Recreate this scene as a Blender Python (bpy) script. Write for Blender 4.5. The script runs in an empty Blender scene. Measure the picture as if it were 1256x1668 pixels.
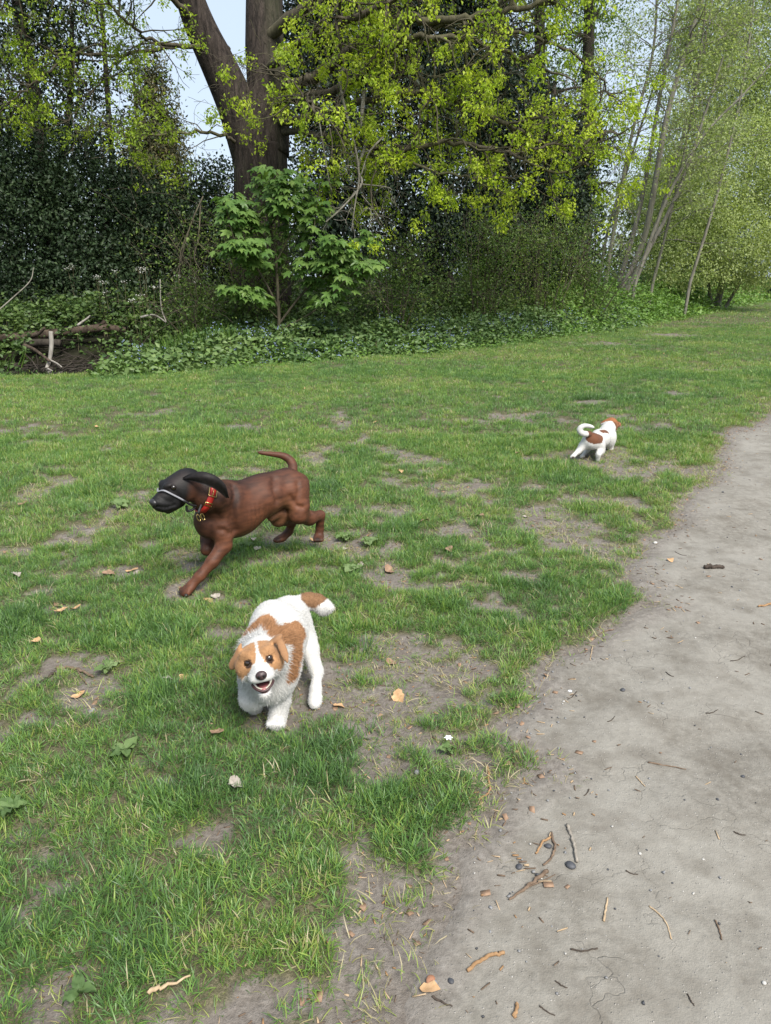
import bpy, math, random
import numpy as np
from mathutils import Vector, Matrix

# ------------------------------------------------------------------ camera, sky, sun, exposure
SC = bpy.context.scene
COL = SC.collection
CAM_H, PITCH, FPX = 1.30, math.radians(17.6), 1213.0      # photograph is 1256 x 1668 pixels
cam_data = bpy.data.cameras.new("camera")
cam = bpy.data.objects.new("camera", cam_data)
COL.objects.link(cam)
cam.location = (0, 0, CAM_H)
cam.rotation_euler = (math.pi / 2 - PITCH, 0, 0)
cam_data.sensor_fit = 'VERTICAL'
cam_data.sensor_height = 24.0
cam_data.lens = 24.0 * FPX / 1668.0
cam_data.clip_start = 0.05
cam_data.clip_end = 1500
SC.camera = cam

SUN_EL, SUN_AZ = math.radians(50), math.radians(150)      # azimuth clockwise from +Y: right and behind the camera
world = bpy.data.worlds.new("World")
SC.world = world
world.use_nodes = True
wn = world.node_tree
wn.nodes.clear()
sky = wn.nodes.new('ShaderNodeTexSky')
sky.sky_type = 'NISHITA'
sky.sun_disc = False
sky.sun_elevation = SUN_EL
sky.sun_rotation = SUN_AZ
sky.air_density = 1.0
sky.dust_density = 2.5
sky.ozone_density = 1.0
thin = wn.nodes.new('ShaderNodeMixRGB')                   # thin high cloud veils the blue
thin.blend_type = 'MIX'
thin.inputs[0].default_value = 0.62
thin.inputs[2].default_value = (7.2, 8.4, 9.8, 1)
bg = wn.nodes.new('ShaderNodeBackground')
bg.inputs['Strength'].default_value = 0.052
wo = wn.nodes.new('ShaderNodeOutputWorld')
wn.links.new(sky.outputs[0], thin.inputs[1])
wn.links.new(thin.outputs[0], bg.inputs[0])
wn.links.new(bg.outputs[0], wo.inputs[0])

sun_data = bpy.data.lights.new("sun", 'SUN')
sun_data.energy = 2.6
sun_data.angle = math.radians(28)
sun_data.color = (1.0, 0.95, 0.87)
sun = bpy.data.objects.new("sun", sun_data)
COL.objects.link(sun)
sdir = Vector((math.sin(SUN_AZ) * math.cos(SUN_EL), math.cos(SUN_AZ) * math.cos(SUN_EL), math.sin(SUN_EL)))
sun.rotation_euler = sdir.to_track_quat('Z', 'Y').to_euler()
sun.location = (0, 0, 30)

SC.view_settings.view_transform = 'Standard'
SC.view_settings.look = 'None'
SC.view_settings.exposure = 1.4
SC.view_settings.gamma = 1.0
SC.view_settings.use_curve_mapping = False
SC.render.engine = 'CYCLES'
SC.cycles.use_denoising = True
SC.cycles.max_bounces = 6
SC.cycles.diffuse_bounces = 4
SC.cycles.glossy_bounces = 2
SC.cycles.transmission_bounces = 4
SC.cycles.transparent_max_bounces = 4
SC.cycles.use_adaptive_sampling = True
SC.cycles.adaptive_threshold = 0.01

# ------------------------------------------------------------------ helpers
SP, CP = math.sin(PITCH), math.cos(PITCH)

def Pt(px, py, Y):
    """World point at forward distance Y seen at a photograph pixel (used to measure positions)."""
    u, v = (px - 628) / FPX, (834 - py) / FPX
    t = Y / (CP + v * SP)
    return np.array((u * t, Y, CAM_H + t * (-SP + v * CP)))

def Gp(px, py, z=0.0):
    """World point on the ground seen at a photograph pixel."""
    u, v = (px - 628) / FPX, (834 - py) / FPX
    t = (CAM_H - z) / (SP - v * CP)
    return np.array((u * t, t * (CP + v * SP), z))

def proj(p):
    p = np.asarray(p, float)
    dy, dz = p[:, 1], p[:, 2] - CAM_H
    d = dy * CP - dz * SP
    return np.stack((628 + FPX * p[:, 0] / d, 834 - FPX * (dy * SP + dz * CP) / d), 1)

def unit(v):
    v = np.asarray(v, float)
    return v / (np.linalg.norm(v, axis=-1, keepdims=True) + 1e-12)

def hash3(ix, iy, iz, seed=0):
    h = (ix.astype(np.int64) * 374761393 + iy.astype(np.int64) * 668265263 + iz.astype(np.int64) * 2147483647 + seed * 974634777) & 0xffffffff
    h = ((h ^ (h >> 13)) * 1274126177) & 0xffffffff
    h = ((h ^ (h >> 16)) * 2246822519) & 0xffffffff
    return ((h ^ (h >> 15)) & 0xffffff) / float(0xffffff)

def vnoise(p, scale=1.0, seed=0):
    """Smooth value noise 0..1 at points (N,3) or (N,2)."""
    p = np.asarray(p, float) * scale
    if p.shape[1] == 2:
        p = np.concatenate((p, np.zeros((len(p), 1))), 1)
    i = np.floor(p).astype(np.int64)
    f = p - i
    f = f * f * (3 - 2 * f)
    r = 0
    for a in (0, 1):
        for b in (0, 1):
            for c in (0, 1):
                w = (f[:, 0] if a else 1 - f[:, 0]) * (f[:, 1] if b else 1 - f[:, 1]) * (f[:, 2] if c else 1 - f[:, 2])
                r = r + w * hash3(i[:, 0] + a, i[:, 1] + b, i[:, 2] + c, seed)
    return r

def fbm(p, scale=1.0, seed=0, octaves=3):
    r, a, s = 0, 0.0, 0.5
    for k in range(octaves):
        r = r + s * vnoise(p, scale * 2 ** k, seed + k * 17)
        a += s
        s *= 0.5
    return r / a

def sstep(a, b, x):
    t = np.clip((x - a) / (b - a), 0, 1)
    return t * t * (3 - 2 * t)

def tag(o, label=None, cat=None, group=None, kind=None):
    if label: o['label'] = label
    if cat: o['category'] = cat
    if group: o['group'] = group
    if kind: o['kind'] = kind
    return o

def empty(name, loc=(0, 0, 0)):
    o = bpy.data.objects.new(name, None)
    o.empty_display_size = 0.1
    COL.objects.link(o)
    o.location = loc
    return o

def link(name, me, mat=None, parent=None, smooth=True):
    """Link mesh (already in world coordinates) as one object; a child keeps its world place."""
    o = bpy.data.objects.new(name, me)
    COL.objects.link(o)
    if mat is not None and len(me.materials) == 0:
        me.materials.append(mat)
    if smooth and len(me.polygons):
        me.polygons.foreach_set('use_smooth', np.ones(len(me.polygons), bool))
    if parent is not None:
        o.parent = parent
        o.matrix_parent_inverse = Matrix.Translation(-Vector(parent.location))
    return o

def mesh_np(name, verts, faces, tint=None, attr='tint', col=None):
    """faces: (M,3) or (M,4) int array, or list of such arrays."""
    verts = np.asarray(verts, np.float32)
    fl = faces if isinstance(faces, list) else [faces]
    fl = [np.asarray(f, np.int32) for f in fl if len(f)]
    me = bpy.data.meshes.new(name)
    me.vertices.add(len(verts))
    me.vertices.foreach_set('co', verts.ravel())
    idx = np.concatenate([f.ravel() for f in fl]) if fl else np.zeros(0, np.int32)
    tot = np.concatenate([np.full(len(f), f.shape[1], np.int32) for f in fl]) if fl else np.zeros(0, np.int32)
    me.loops.add(len(idx))
    me.loops.foreach_set('vertex_index', idx)
    me.polygons.add(len(tot))
    me.polygons.foreach_set('loop_start', np.concatenate(([0], np.cumsum(tot)[:-1])).astype(np.int32) if len(tot) else tot)
    me.update(calc_edges=True)
    if tint is not None:
        a = me.attributes.new(attr, 'FLOAT', 'POINT')
        a.data.foreach_set('value', np.asarray(tint, np.float32))
    if col is not None:
        a = me.attributes.new('coat', 'FLOAT_COLOR', 'POINT')
        c4 = np.ones((len(verts), 4), np.float32)
        c4[:, :3] = col
        a.data.foreach_set('color', c4.ravel())
    return me

class Tubes:
    """Collects tapered tubes into one mesh."""
    def __init__(s):
        s.v, s.f, s.n, s.t = [], [], 0, []
    def add(s, pts, rad, sides=6, rough=0.0, seed=0, tint=0.5, cap=True):
        pts = np.asarray(pts, float)
        rad = np.broadcast_to(np.asarray(rad, float), (len(pts),))
        m = len(pts)
        tan = np.gradient(pts, axis=0) if m > 2 else np.repeat((pts[-1:] - pts[:1]), m, 0)
        tan = unit(tan)
        ref = np.array((0.3, 0.2, 1.0)) if abs(tan[0][2]) < 0.9 else np.array((1.0, 0.1, 0.0))
        a = unit(np.cross(tan, ref))
        b = np.cross(tan, a)
        th = np.arange(sides) * 2 * math.pi / sides
        rr = rad[:, None] * np.ones(sides)[None]
        ring = a[:, None, :] * np.cos(th)[None, :, None] + b[:, None, :] * np.sin(th)[None, :, None]
        if rough:
            q = (pts[:, None, :] + ring * rad[:, None, None])
            nz = fbm(q.reshape(-1, 3) * np.array((1, 1, 0.35)), 5.0 / max(rad[0], .02) * 0.12, seed, 3).reshape(m, sides)
            rr = rr * (1 + rough * (nz - 0.5) * 2)
        vv = (pts[:, None, :] + ring * rr[..., None]).reshape(-1, 3)
        s.v.append(vv)
        i = (np.arange(m - 1)[:, None] * sides + np.arange(sides)[None]).ravel()
        j = (np.arange(m - 1)[:, None] * sides + (np.arange(sides)[None] + 1) % sides).ravel()
        s.f.append(np.stack((i, j, j + sides, i + sides), 1) + s.n)
        if cap and sides > 3:
            for base in (0, (m - 1) * sides):
                k = np.arange(1, sides - 1)
                tri = np.stack((np.zeros_like(k), k, k + 1, k + 1), 1)
                c = np.stack((np.zeros_like(k), k, k + 1), 1) + base + s.n
                s.t.append(c if base else c[:, ::-1])
        s.n += len(vv)
    def mesh(s, name):
        return mesh_np(name, np.concatenate(s.v), [np.concatenate(s.f)] + ([np.concatenate(s.t)] if s.t else []))

def spline(pts, n=12):
    """Catmull-Rom through points (k,d)."""
    pts = np.asarray(pts, float)
    p = np.concatenate((2 * pts[:1] - pts[1:2], pts, 2 * pts[-1:] - pts[-2:-1]))
    out = []
    for i in range(1, len(p) - 2):
        t = np.linspace(0, 1, n, endpoint=False)[:, None]
        a, b, c, d = p[i - 1], p[i], p[i + 1], p[i + 2]
        out.append(0.5 * (2 * b + (c - a) * t + (2 * a - 5 * b + 4 * c - d) * t ** 2 + (3 * b - a - 3 * c + d) * t ** 3))
    out.append(p[-2:-1])
    return np.concatenate(out)

def leaves_mesh(name, pos, axis, normal, length, width, tint, fold=0.25):
    """Leaf-shaped folded quads, two triangles each (a kite creased along the midrib)."""
    pos = np.asarray(pos); n = len(pos)
    axis = unit(axis); side = unit(np.cross(normal, axis)); nor = np.cross(axis, side)
    length = np.broadcast_to(length, (n,))[:, None]; width = np.broadcast_to(width, (n,))[:, None]
    mid = pos + axis * length * 0.45
    v = np.stack((pos, mid + side * width * .5 + nor * width * fold, pos + axis * length - nor * length * .12,
                  mid - side * width * .5 + nor * width * fold), 1).reshape(-1, 3)
    b = (np.arange(n) * 4)[:, None]
    f = np.concatenate((b + np.array((0, 1, 2)), b + np.array((0, 2, 3))))
    return mesh_np(name, v, f, np.repeat(tint, 4))

def rand_dirs(rng, n):
    return unit(rng.normal(size=(n, 3)))

def cloud(rng, ells, n, clump=0.35, per=30, shell=0.55):
    """Leaf positions in clumps spread through ellipsoids: list of (centre, radii, weight)."""
    w = np.array([e[2] if len(e) > 2 else np.prod(e[1]) ** (2 / 3) for e in ells], float)
    cnt = np.maximum(1, (w / w.sum() * n / per)).astype(int)
    P, O = [], []
    for (e, c) in zip(ells, cnt):
        d = rand_dirs(rng, c)
        r = (shell + (1 - shell) * rng.random(c))[:, None] ** 0.7
        cen = np.asarray(e[0]) + d * r * np.asarray(e[1])
        sz = clump * (0.5 + rng.random(c))
        q = rng.normal(size=(c, per, 3)) * sz[:, None, None] * np.array((.6, .6, .4))
        P.append((cen[:, None] + q).reshape(-1, 3))
        O.append(np.repeat(d, per, 0))
    return np.concatenate(P), np.concatenate(O)

# ------------------------------------------------------------------ materials
def new_mat(name):
    m = bpy.data.materials.new(name)
    m.use_nodes = True
    nt = m.node_tree
    return m, nt, nt.nodes['Principled BSDF'], nt.nodes['Material Output']

def ramp(nt, fac, stops):
    r = nt.nodes.new('ShaderNodeValToRGB')
    el = r.color_ramp.elements
    while len(el) < len(stops): el.new(0.5)
    for e, (p, c) in zip(el, stops):
        e.position = p; e.color = (*c, 1)
    nt.links.new(fac, r.inputs[0])
    return r.outputs[0]

def noise_node(nt, scale, detail=4, rough=0.6, vec=None, dist=0.0):
    n = nt.nodes.new('ShaderNodeTexNoise')
    n.inputs['Scale'].default_value = scale
    n.inputs['Detail'].default_value = detail
    n.inputs['Roughness'].default_value = rough
    n.inputs['Distortion'].default_value = dist
    if vec is not None: nt.links.new(vec, n.inputs['Vector'])
    return n.outputs[0]

def obj_coord(nt, scale=None):
    t = nt.nodes.new('ShaderNodeTexCoord')
    o = t.outputs['Object']
    if scale:
        mp = nt.nodes.new('ShaderNodeMapping')
        mp.inputs['Scale'].default_value = scale
        nt.links.new(o, mp.inputs[0]); o = mp.outputs[0]
    return o

def bump(nt, bsdf, h, strength=0.5, dist=0.01):
    b = nt.nodes.new('ShaderNodeBump')
    b.inputs['Strength'].default_value = strength
    b.inputs['Distance'].default_value = dist
    nt.links.new(h, b.inputs['Height'])
    nt.links.new(b.outputs[0], bsdf.inputs['Normal'])

def mixc(nt, fac, a, b, mode='MIX'):
    m = nt.nodes.new('ShaderNodeMixRGB'); m.blend_type = mode
    for s, v in ((0, fac), (1, a), (2, b)):
        if hasattr(v, 'is_output'): nt.links.new(v, m.inputs[s])
        elif s == 0: m.inputs[0].default_value = v
        else: m.inputs[s].default_value = (*v, 1)
    return m.outputs[0]

def math_node(nt, op, a, b=None):
    m = nt.nodes.new('ShaderNodeMath'); m.operation = op
    for s, v in ((0, a), (1, b)):
        if v is None: continue
        if hasattr(v, 'is_output'): nt.links.new(v, m.inputs[s])
        else: m.inputs[s].default_value = v
    return m.outputs[0]

def attr_node(nt, name, kind='GEOMETRY'):
    a = nt.nodes.new('ShaderNodeAttribute'); a.attribute_name = name; a.attribute_type = kind
    return a

def leaf_mat(name, stops, trans=0.35, rough=0.5, spec=0.35, instanced=False, tcol=None):
    """Leaf: colour from each leaf's own tint, part of the light passes through."""
    m, nt, b, out = new_mat(name)
    f = attr_node(nt, 'tint', 'INSTANCER' if instanced else 'GEOMETRY').outputs['Fac']
    if instanced:
        g = attr_node(nt, 'tint').outputs['Fac']
        f = math_node(nt, 'ADD', f, g)
    c = ramp(nt, f, stops)
    nt.links.new(c, b.inputs['Base Color'])
    b.inputs['Roughness'].default_value = rough
    b.inputs['Specular IOR Level'].default_value = spec
    t = nt.nodes.new('ShaderNodeBsdfTranslucent')
    tc = mixc(nt, 1.0, c, tcol or (1.25, 1.3, 0.7), 'MULTIPLY')
    nt.links.new(tc, t.inputs[0])
    mx = nt.nodes.new('ShaderNodeMixShader'); mx.inputs[0].default_value = trans
    nt.links.new(b.outputs[0], mx.inputs[1]); nt.links.new(t.outputs[0], mx.inputs[2])
    nt.links.new(mx.outputs[0], out.inputs[0])
    return m

def bark_mat(name, c1, c2, scale=14, strength=0.9, dist=0.03, moss=None):
    m, nt, b, out = new_mat(name)
    v = obj_coord(nt, (1, 1, 0.22))
    n1 = noise_node(nt, scale, 6, 0.65, v, 0.6)
    n2 = noise_node(nt, scale * 0.25, 3, 0.5)
    c = ramp(nt, n1, [(0.32, c1), (0.7, c2)])
    if moss: c = mixc(nt, ramp(nt, n2, [(0.5, (0, 0, 0)), (0.72, (.7, .7, .7))]), c, moss)
    nt.links.new(c, b.inputs['Base Color'])
    b.inputs['Roughness'].default_value = 0.9
    b.inputs['Specular IOR Level'].default_value = 0.2
    bump(nt, b, n1, strength, dist)
    return m

def plain_mat(name, c1, c2=None, scale=40, rough=0.6, spec=0.3, bstr=0.3, bdist=0.002, metal=0.0):
    m, nt, b, out = new_mat(name)
    n = noise_node(nt, scale, 4, 0.6, obj_coord(nt))
    c = ramp(nt, n, [(0.3, c1), (0.7, c2 or tuple(x * 1.3 for x in c1))])
    nt.links.new(c, b.inputs['Base Color'])
    b.inputs['Roughness'].default_value = rough
    b.inputs['Specular IOR Level'].default_value = spec
    b.inputs['Metallic'].default_value = metal
    bump(nt, b, n, bstr, bdist)
    return m

# ------------------------------------------------------------------ where things lie on the ground
EDGE = np.array([Gp(*q)[:2] for q in ((1290, 660), (1235, 690), (1180, 712), (1168, 765), (1140, 800), (1100, 822), (1105, 858), (1040, 885),
                 (1025, 930), (1048, 960), (1060, 985), (1010, 1022), (960, 1045), (895, 1062), (885, 1105), (872, 1160), (800, 1190),
                 (870, 1232), (880, 1255), (815, 1290), (812, 1350), (765, 1395), (772, 1450), (700, 1520), (650, 1570), (618, 1620), (600, 1668), (590, 1720))])
PATH = np.concatenate((EDGE, np.array(((-0.05, 0.7), (-0.1, -1.5), (4, -1.5), (9, 3.5), (15, 12), (22, 24), (19, 24), (11.5, 14), (6.2, 9.2)))))

def seg_dist(p, poly, closed=True):
    a = poly; b = np.roll(poly, -1, 0)
    if not closed: a, b = poly[:-1], poly[1:]
    d = np.full(len(p), 1e9)
    for q, r in zip(a, b):
        e = r - q
        t = np.clip(((p - q) @ e) / (e @ e + 1e-12), 0, 1)
        d = np.minimum(d, np.hypot(*(p - q - t[:, None] * e).T))
    return d

def inside(p, poly):
    x, y = p[:, 0], p[:, 1]
    c = np.zeros(len(p), bool)
    a = poly; b = np.roll(poly, -1, 0)
    for (x0, y0), (x1, y1) in zip(a, b):
        if y0 == y1: continue
        m = ((y0 > y) != (y1 > y)) & (x < (x1 - x0) * (y - y0) / (y1 - y0) + x0)
        c ^= m
    return c

def path_sd(p):
    """Signed distance to the path, positive on the path, frayed by noise."""
    d = np.full(len(p), -50.0)
    near = (p[:, 0] > -3) & (p[:, 1] < 30) & (p[:, 0] < 28) & (p[:, 1] > -4)
    q = p[near]
    s = seg_dist(q, PATH) * np.where(inside(q, PATH), 1, -1)
    d[near] = s + (fbm(q, 4.0, 5, 3) - 0.5) * 0.16 + (fbm(q, 22.0, 9, 2) - 0.5) * 0.05
    return d

FRONT = np.array(((-14, 8.6), (-8, 9.3), (-5.6, 10.0), (-3.9, 10.5), (-2, 11.7), (-.1, 12.8), (3.7, 16.8), (8, 22.5), (19, 39), (45, 75)))   # where lawn gives way to undergrowth
def veg_depth(p):
    """Distance behind the lawn's far edge (negative on the lawn)."""
    y = np.interp(p[:, 0], FRONT[:, 0], FRONT[:, 1])
    sl = np.interp(p[:, 0], (-8, -2, 0, 3, 8, 20), (.97, .88, .85, .72, .62, .5))
    return (p[:, 1] - y) * sl

DITCH = np.array(((-16, 11.2), (-8, 11.8), (-4.9, 11.9), (-3.6, 12.5), (-2.8, 13.6)))
def gz(p):
    p = np.asarray(p, float)[:, :2]
    z = (fbm(p, 1.6, 31, 3) - 0.5) * 0.05 + (fbm(p, 0.35, 41, 2) - 0.5) * 0.10 * sstep(4, 12, p[:, 1])
    d = seg_dist(p, DITCH, False)
    z = z - 0.48 * (1 - sstep(0.35, 1.75, d)) * sstep(-2.6, -4.2, p[:, 0])
    z = z + (fbm(p, 5.5, 57, 3) - .5) * .30 * (1 - sstep(1.1, 2.0, d)) * sstep(.35, .9, d) * sstep(-3, -4.2, p[:, 0]) * (p[:, 1] > 12)
    z = z + sstep(0.6, 5, veg_depth(p)) * 0.28 * (0.6 + 0.8 * fbm(p, 0.5, 77, 2))
    return z
WATER_Z = -0.13
def gfine(p):
    """The ground surface with its small crumbs and turf cushions."""
    p = np.asarray(p, float)[:, :2]
    near = sstep(9, 6, p[:, 1])
    onp = sstep(-0.12, 0.10, path_sd(p))
    cv = np.where((p[:, 1] > 0.3) & (p[:, 1] < 45), cover(p), 1)
    return gz(p) + cv * 0.012 * near + (fbm(p, 14, 71, 3) - 0.5) * 0.018 * near * (1 - .7 * onp) - onp * .004
def ptop(p):
    """The walked surface: path where there is path, soil elsewhere."""
    p = np.asarray(p, float)[:, :2]
    sd = path_sd(p)
    return gfine(p) + np.where(sd > -.04, np.maximum(0, -0.016 + 0.026 * sstep(-.04, .06, sd) + (fbm(p, 5, 91, 3) - .5) * 0.010 * sstep(0, .25, sd)), 0)
PAWS = [Gp(301, 966)[:2], Gp(308, 958)[:2], Gp(519, 882)[:2], Gp(456, 880)[:2], Gp(450, 1180)[:2], Gp(446, 1172)[:2], Gp(513, 1146)[:2], Gp(975, 756)[:2], Gp(937, 748)[:2], Gp(992, 742)[:2], Gp(958, 746)[:2]]

BARE = [(550, 690, 25, 18), (520, 742, 45, 26), (590, 720, 24, 10), (600, 872, 45, 18), (575, 895, 55, 22), (540, 930, 55, 18), (840, 680, 60, 9),
        (955, 655, 60, 7), (868, 797, 28, 10), (972, 815, 22, 8), (1080, 760, 18, 8), (1055, 787, 28, 8), (960, 855, 34, 9), (985, 900, 40, 18),
        (930, 888, 50, 16), (840, 946, 45, 18), (822, 1000, 60, 20), (775, 985, 40, 16), (730, 1056, 55, 18), (690, 1042, 30, 12), (640, 962, 34, 10),
        (770, 1085, 34, 10), (742, 1205, 40, 20), (765, 1245, 50, 15), (45, 818, 28, 7), (75, 962, 34, 8), (190, 940, 45, 11), (205, 910, 30, 7),
        (110, 1003, 32, 10), (185, 725, 22, 10), (30, 765, 20, 6), (110, 1090, 52, 15), (55, 1112, 55, 20), (150, 1142, 42, 10), (30, 1190, 45, 18),
        (290, 1110, 24, 12), (312, 1188, 44, 16), (352, 1065, 22, 18), (525, 1062, 28, 25), (300, 1368, 66, 18), (390, 1395, 42, 12), (542, 1340, 44, 14),
        (605, 1385, 34, 12), (25, 1370, 34, 18), (75, 1460, 36, 16), (375, 1540, 40, 22), (415, 1605, 75, 38), (440, 1655, 90, 22), (60, 1632, 75, 32),
        (195, 1655, 40, 14), (1020, 820, 40, 14), (1000, 945, 30, 12), (905, 1000, 30, 10), (700, 960, 20, 8), (480, 905, 40, 10), (420, 915, 30, 8),
        (340, 985, 30, 10), (250, 895, 30, 7), (700, 1110, 26, 8), (1090, 545, 60, 4), (1000, 560, 70, 4), (560, 1160, 24, 10), (240, 1265, 34, 9),
        (1100, 640, 30, 5), (1150, 600, 40, 5), (700, 770, 26, 7), (650, 840, 30, 8), (800, 860, 30, 8), (640, 900, 20, 7), (100, 1180, 40, 12), (480, 1230, 22, 7)]
_bare = []
for (cx, cy, rx, ry) in BARE:
    g_ = 1.1 if cy > 940 else 1.0
    rx, ry = rx * g_, ry * g_
    c = Gp(cx, cy); a = Gp(cx, cy - ry); b = Gp(cx, cy + ry)
    _bare.append((c[0], c[1], abs(Gp(cx + rx, cy)[0] - c[0]), (a[1] - b[1]) / 2))

def cover(p):
    """How much grass grows: 0 bare, 1 full turf."""
    w = p + (np.stack((fbm(p, 7, 3, 2), fbm(p, 7, 4, 2)), 1) - 0.5) * 0.16
    bare = np.zeros(len(p))
    for (x, y, rx, ry) in _bare:
        m = (abs(p[:, 0] - x) < rx * 2 + .3) & (abs(p[:, 1] - y) < ry * 2 + .3)
        if not m.any(): continue
        r = np.hypot((w[m, 0] - x) / rx, (w[m, 1] - y) / ry) + (fbm(p[m], 13, 8, 3) - .5) * 2.0
        bare[m] = np.maximum(bare[m], .95 * (1 - sstep(0.42, 0.88, r)))
    n = .72 * fbm(p, 3.2, 61, 3) + .28 * fbm(p, 15, 62, 2)
    wear = 0.050 + 0.06 * sstep(-1.6, -0.1, path_sd(p)) - 0.12 * sstep(5.5, 9, p[:, 1])
    bare = np.maximum(bare, sstep(0.63 - wear, 0.70 - wear, n) * 0.80)
    for q in PAWS:                                                    # grass trodden flat under the dogs' feet
        bare = np.maximum(bare, .82 * (1 - sstep(.05, .12, np.hypot(*(p - q).T) / (1 + (.08 if q[1] < 4 else .22) * q[1]))))
    c = 1 - bare
    return c * (1 - sstep(-0.10, 0.03, path_sd(p)))

# ------------------------------------------------------------------ the setting: ground, path, stream
def build_ground():
    def axis(segs):
        out = [segs[0][0]]
        for a, b, h0, h1 in segs:
            x = a
            while x < b - 1e-6:
                t = (x - a) / (b - a)
                x = min(b, x + h0 + (h1 - h0) * t)
                out.append(x)
        return np.array(out)
    pos = axis([(0, 3, .03, .035), (3, 8, .04, .14), (8, 30, .15, 1.2), (30, 400, 1.5, 40)])
    xs = np.concatenate((-pos[:0:-1], pos))
    ys = np.concatenate((np.array((-60, -30, -15, -8, -4, -2, -1, 0, .4)), axis([(.6, 4.5, .026, .035), (4.5, 16, .04, .16), (16, 40, .2, 1.0), (40, 600, 2, 50)])))
    X, Y = np.meshgrid(xs, ys)
    p = np.stack((X.ravel(), Y.ravel()), 1)
    sd = path_sd(p)
    cv = np.where((p[:, 1] > 0.3) & (p[:, 1] < 45), cover(p), 1)
    z = gfine(p)
    nx, ny = len(xs), len(ys)
    i = (np.arange(ny - 1)[:, None] * nx + np.arange(nx - 1)[None]).ravel()
    f = np.stack((i, i + 1, i + nx + 1, i + nx), 1)
    v = np.column_stack((p, z))
    me = mesh_np("ground", v, f)
    vd = veg_depth(p)
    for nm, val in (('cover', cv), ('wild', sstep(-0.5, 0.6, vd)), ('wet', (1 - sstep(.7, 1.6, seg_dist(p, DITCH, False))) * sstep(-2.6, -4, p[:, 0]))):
        a = me.attributes.new(nm, 'FLOAT', 'POINT'); a.data.foreach_set('value', val.astype(np.float32))
    m, nt, b, out = new_mat("soil and turf")
    co = obj_coord(nt)
    n1 = noise_node(nt, 9, 6, 0.65, co); n2 = noise_node(nt, 60, 5, 0.7, co); n3 = noise_node(nt, 220, 3, 0.7, co)
    soil = ramp(nt, n2, [(0.28, (.100, .087, .075)), (0.5, (.172, .153, .135)), (0.75, (.265, .241, .217))])
    soil = mixc(nt, ramp(nt, n1, [(0.35, (0, 0, 0)), (0.7, (.6, .6, .6))]), soil, (.115, .095, .078))
    thatch = ramp(nt, mixc(nt, .5, n2, n3), [(0.3, (.035, .036, .020)), (0.5, (.092, .085, .050)), (0.70, (.22, .19, .125))])
    far = ramp(nt, n1, [(0.3, (.045, .085, .018)), (0.7, (.085, .13, .03))])
    cvn = attr_node(nt, 'cover').outputs['Fac']
    c = mixc(nt, ramp(nt, cvn, [(0.25, (0, 0, 0)), (0.8, (1, 1, 1))]), soil, thatch)
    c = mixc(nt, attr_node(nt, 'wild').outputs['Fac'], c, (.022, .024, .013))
    c = mixc(nt, attr_node(nt, 'wet').outputs['Fac'], c, ramp(nt, n2, [(.35, (.006, .005, .004)), (.7, (.026, .020, .014))]))
    nt.links.new(c, b.inputs['Base Color'])
    b.inputs['Roughness'].default_value = 0.95
    b.inputs['Specular IOR Level'].default_value = 0.15
    h = math_node(nt, 'ADD', n2, math_node(nt, 'MULTIPLY', n3, 0.5))
    bump(nt, b, h, 0.7, 0.012)
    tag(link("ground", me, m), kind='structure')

    # the trodden path: its own sheet lying just above the soil
    keep = sd > -0.04
    fk = keep[f].all(1)
    ff = f[fk]
    used = np.unique(ff)
    mp = np.full(len(v), -1); mp[used] = np.arange(len(used))
    pv = v[used].copy()
    pv[:, 2] += -0.016 + 0.026 * sstep(-.04, .06, sd[used]) + (fbm(p[used], 5, 91, 3) - .5) * 0.010 * sstep(0, .25, sd[used])
    me = mesh_np("path", pv, mp[ff])
    a = me.attributes.new('inner', 'FLOAT', 'POINT')
    a.data.foreach_set('value', np.clip(sstep(-0.03, 0.22, sd[used]), 0, 1).astype(np.float32))
    m, nt, b, out = new_mat("trodden earth path")
    co = obj_coord(nt)
    n1 = noise_node(nt, 2.2, 5, 0.6, co, 0.4); n2 = noise_node(nt, 38, 6, 0.72, co); n3 = noise_node(nt, 300, 3, 0.7, co)
    n4 = noise_node(nt, 7, 4, 0.6, co)
    base = ramp(nt, n2, [(0.25, (.112, .101, .085)), (0.5, (.182, .168, .144)), (0.78, (.27, .252, .222))])
    base = mixc(nt, ramp(nt, n1, [(0.36, (0, 0, 0)), (0.66, (.9, .9, .9))]), base, (.25, .236, .208))
    base = mixc(nt, ramp(nt, n4, [(0.46, (0, 0, 0)), (0.70, (.7, .7, .7))]), base, (.118, .104, .085))
    # gravel grit: scattered light and dark grains
    vo = nt.nodes.new('ShaderNodeTexVoronoi'); vo.inputs['Scale'].default_value = 120; nt.links.new(co, vo.inputs['Vector'])
    grain = ramp(nt, vo.outputs['Distance'], [(0.12, (1, 1, 1)), (0.26, (0, 0, 0))])
    pick = ramp(nt, vo.outputs['Color'], [(0.55, (0, 0, 0)), (0.75, (1, 1, 1))])
    gm = mixc(nt, 1.0, grain, pick, 'MULTIPLY')
    gc = ramp(nt, noise_node(nt, 400, 1, .5, co), [(0.42, (.10, .095, .09)), (0.55, (.52, .49, .45))])
    base = mixc(nt, math_node(nt, 'MULTIPLY', gm, 0.7), base, gc)
    # drying cracks, only in places
    wob = nt.nodes.new('ShaderNodeVectorMath'); wob.operation = 'ADD'
    nzc = nt.nodes.new('ShaderNodeTexNoise'); nzc.inputs['Scale'].default_value = 6; nzc.inputs['Detail'].default_value = 4
    nt.links.new(co, nzc.inputs['Vector'])
    sc_ = nt.nodes.new('ShaderNodeVectorMath'); sc_.operation = 'SCALE'; sc_.inputs['Scale'].default_value = 0.35
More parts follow.
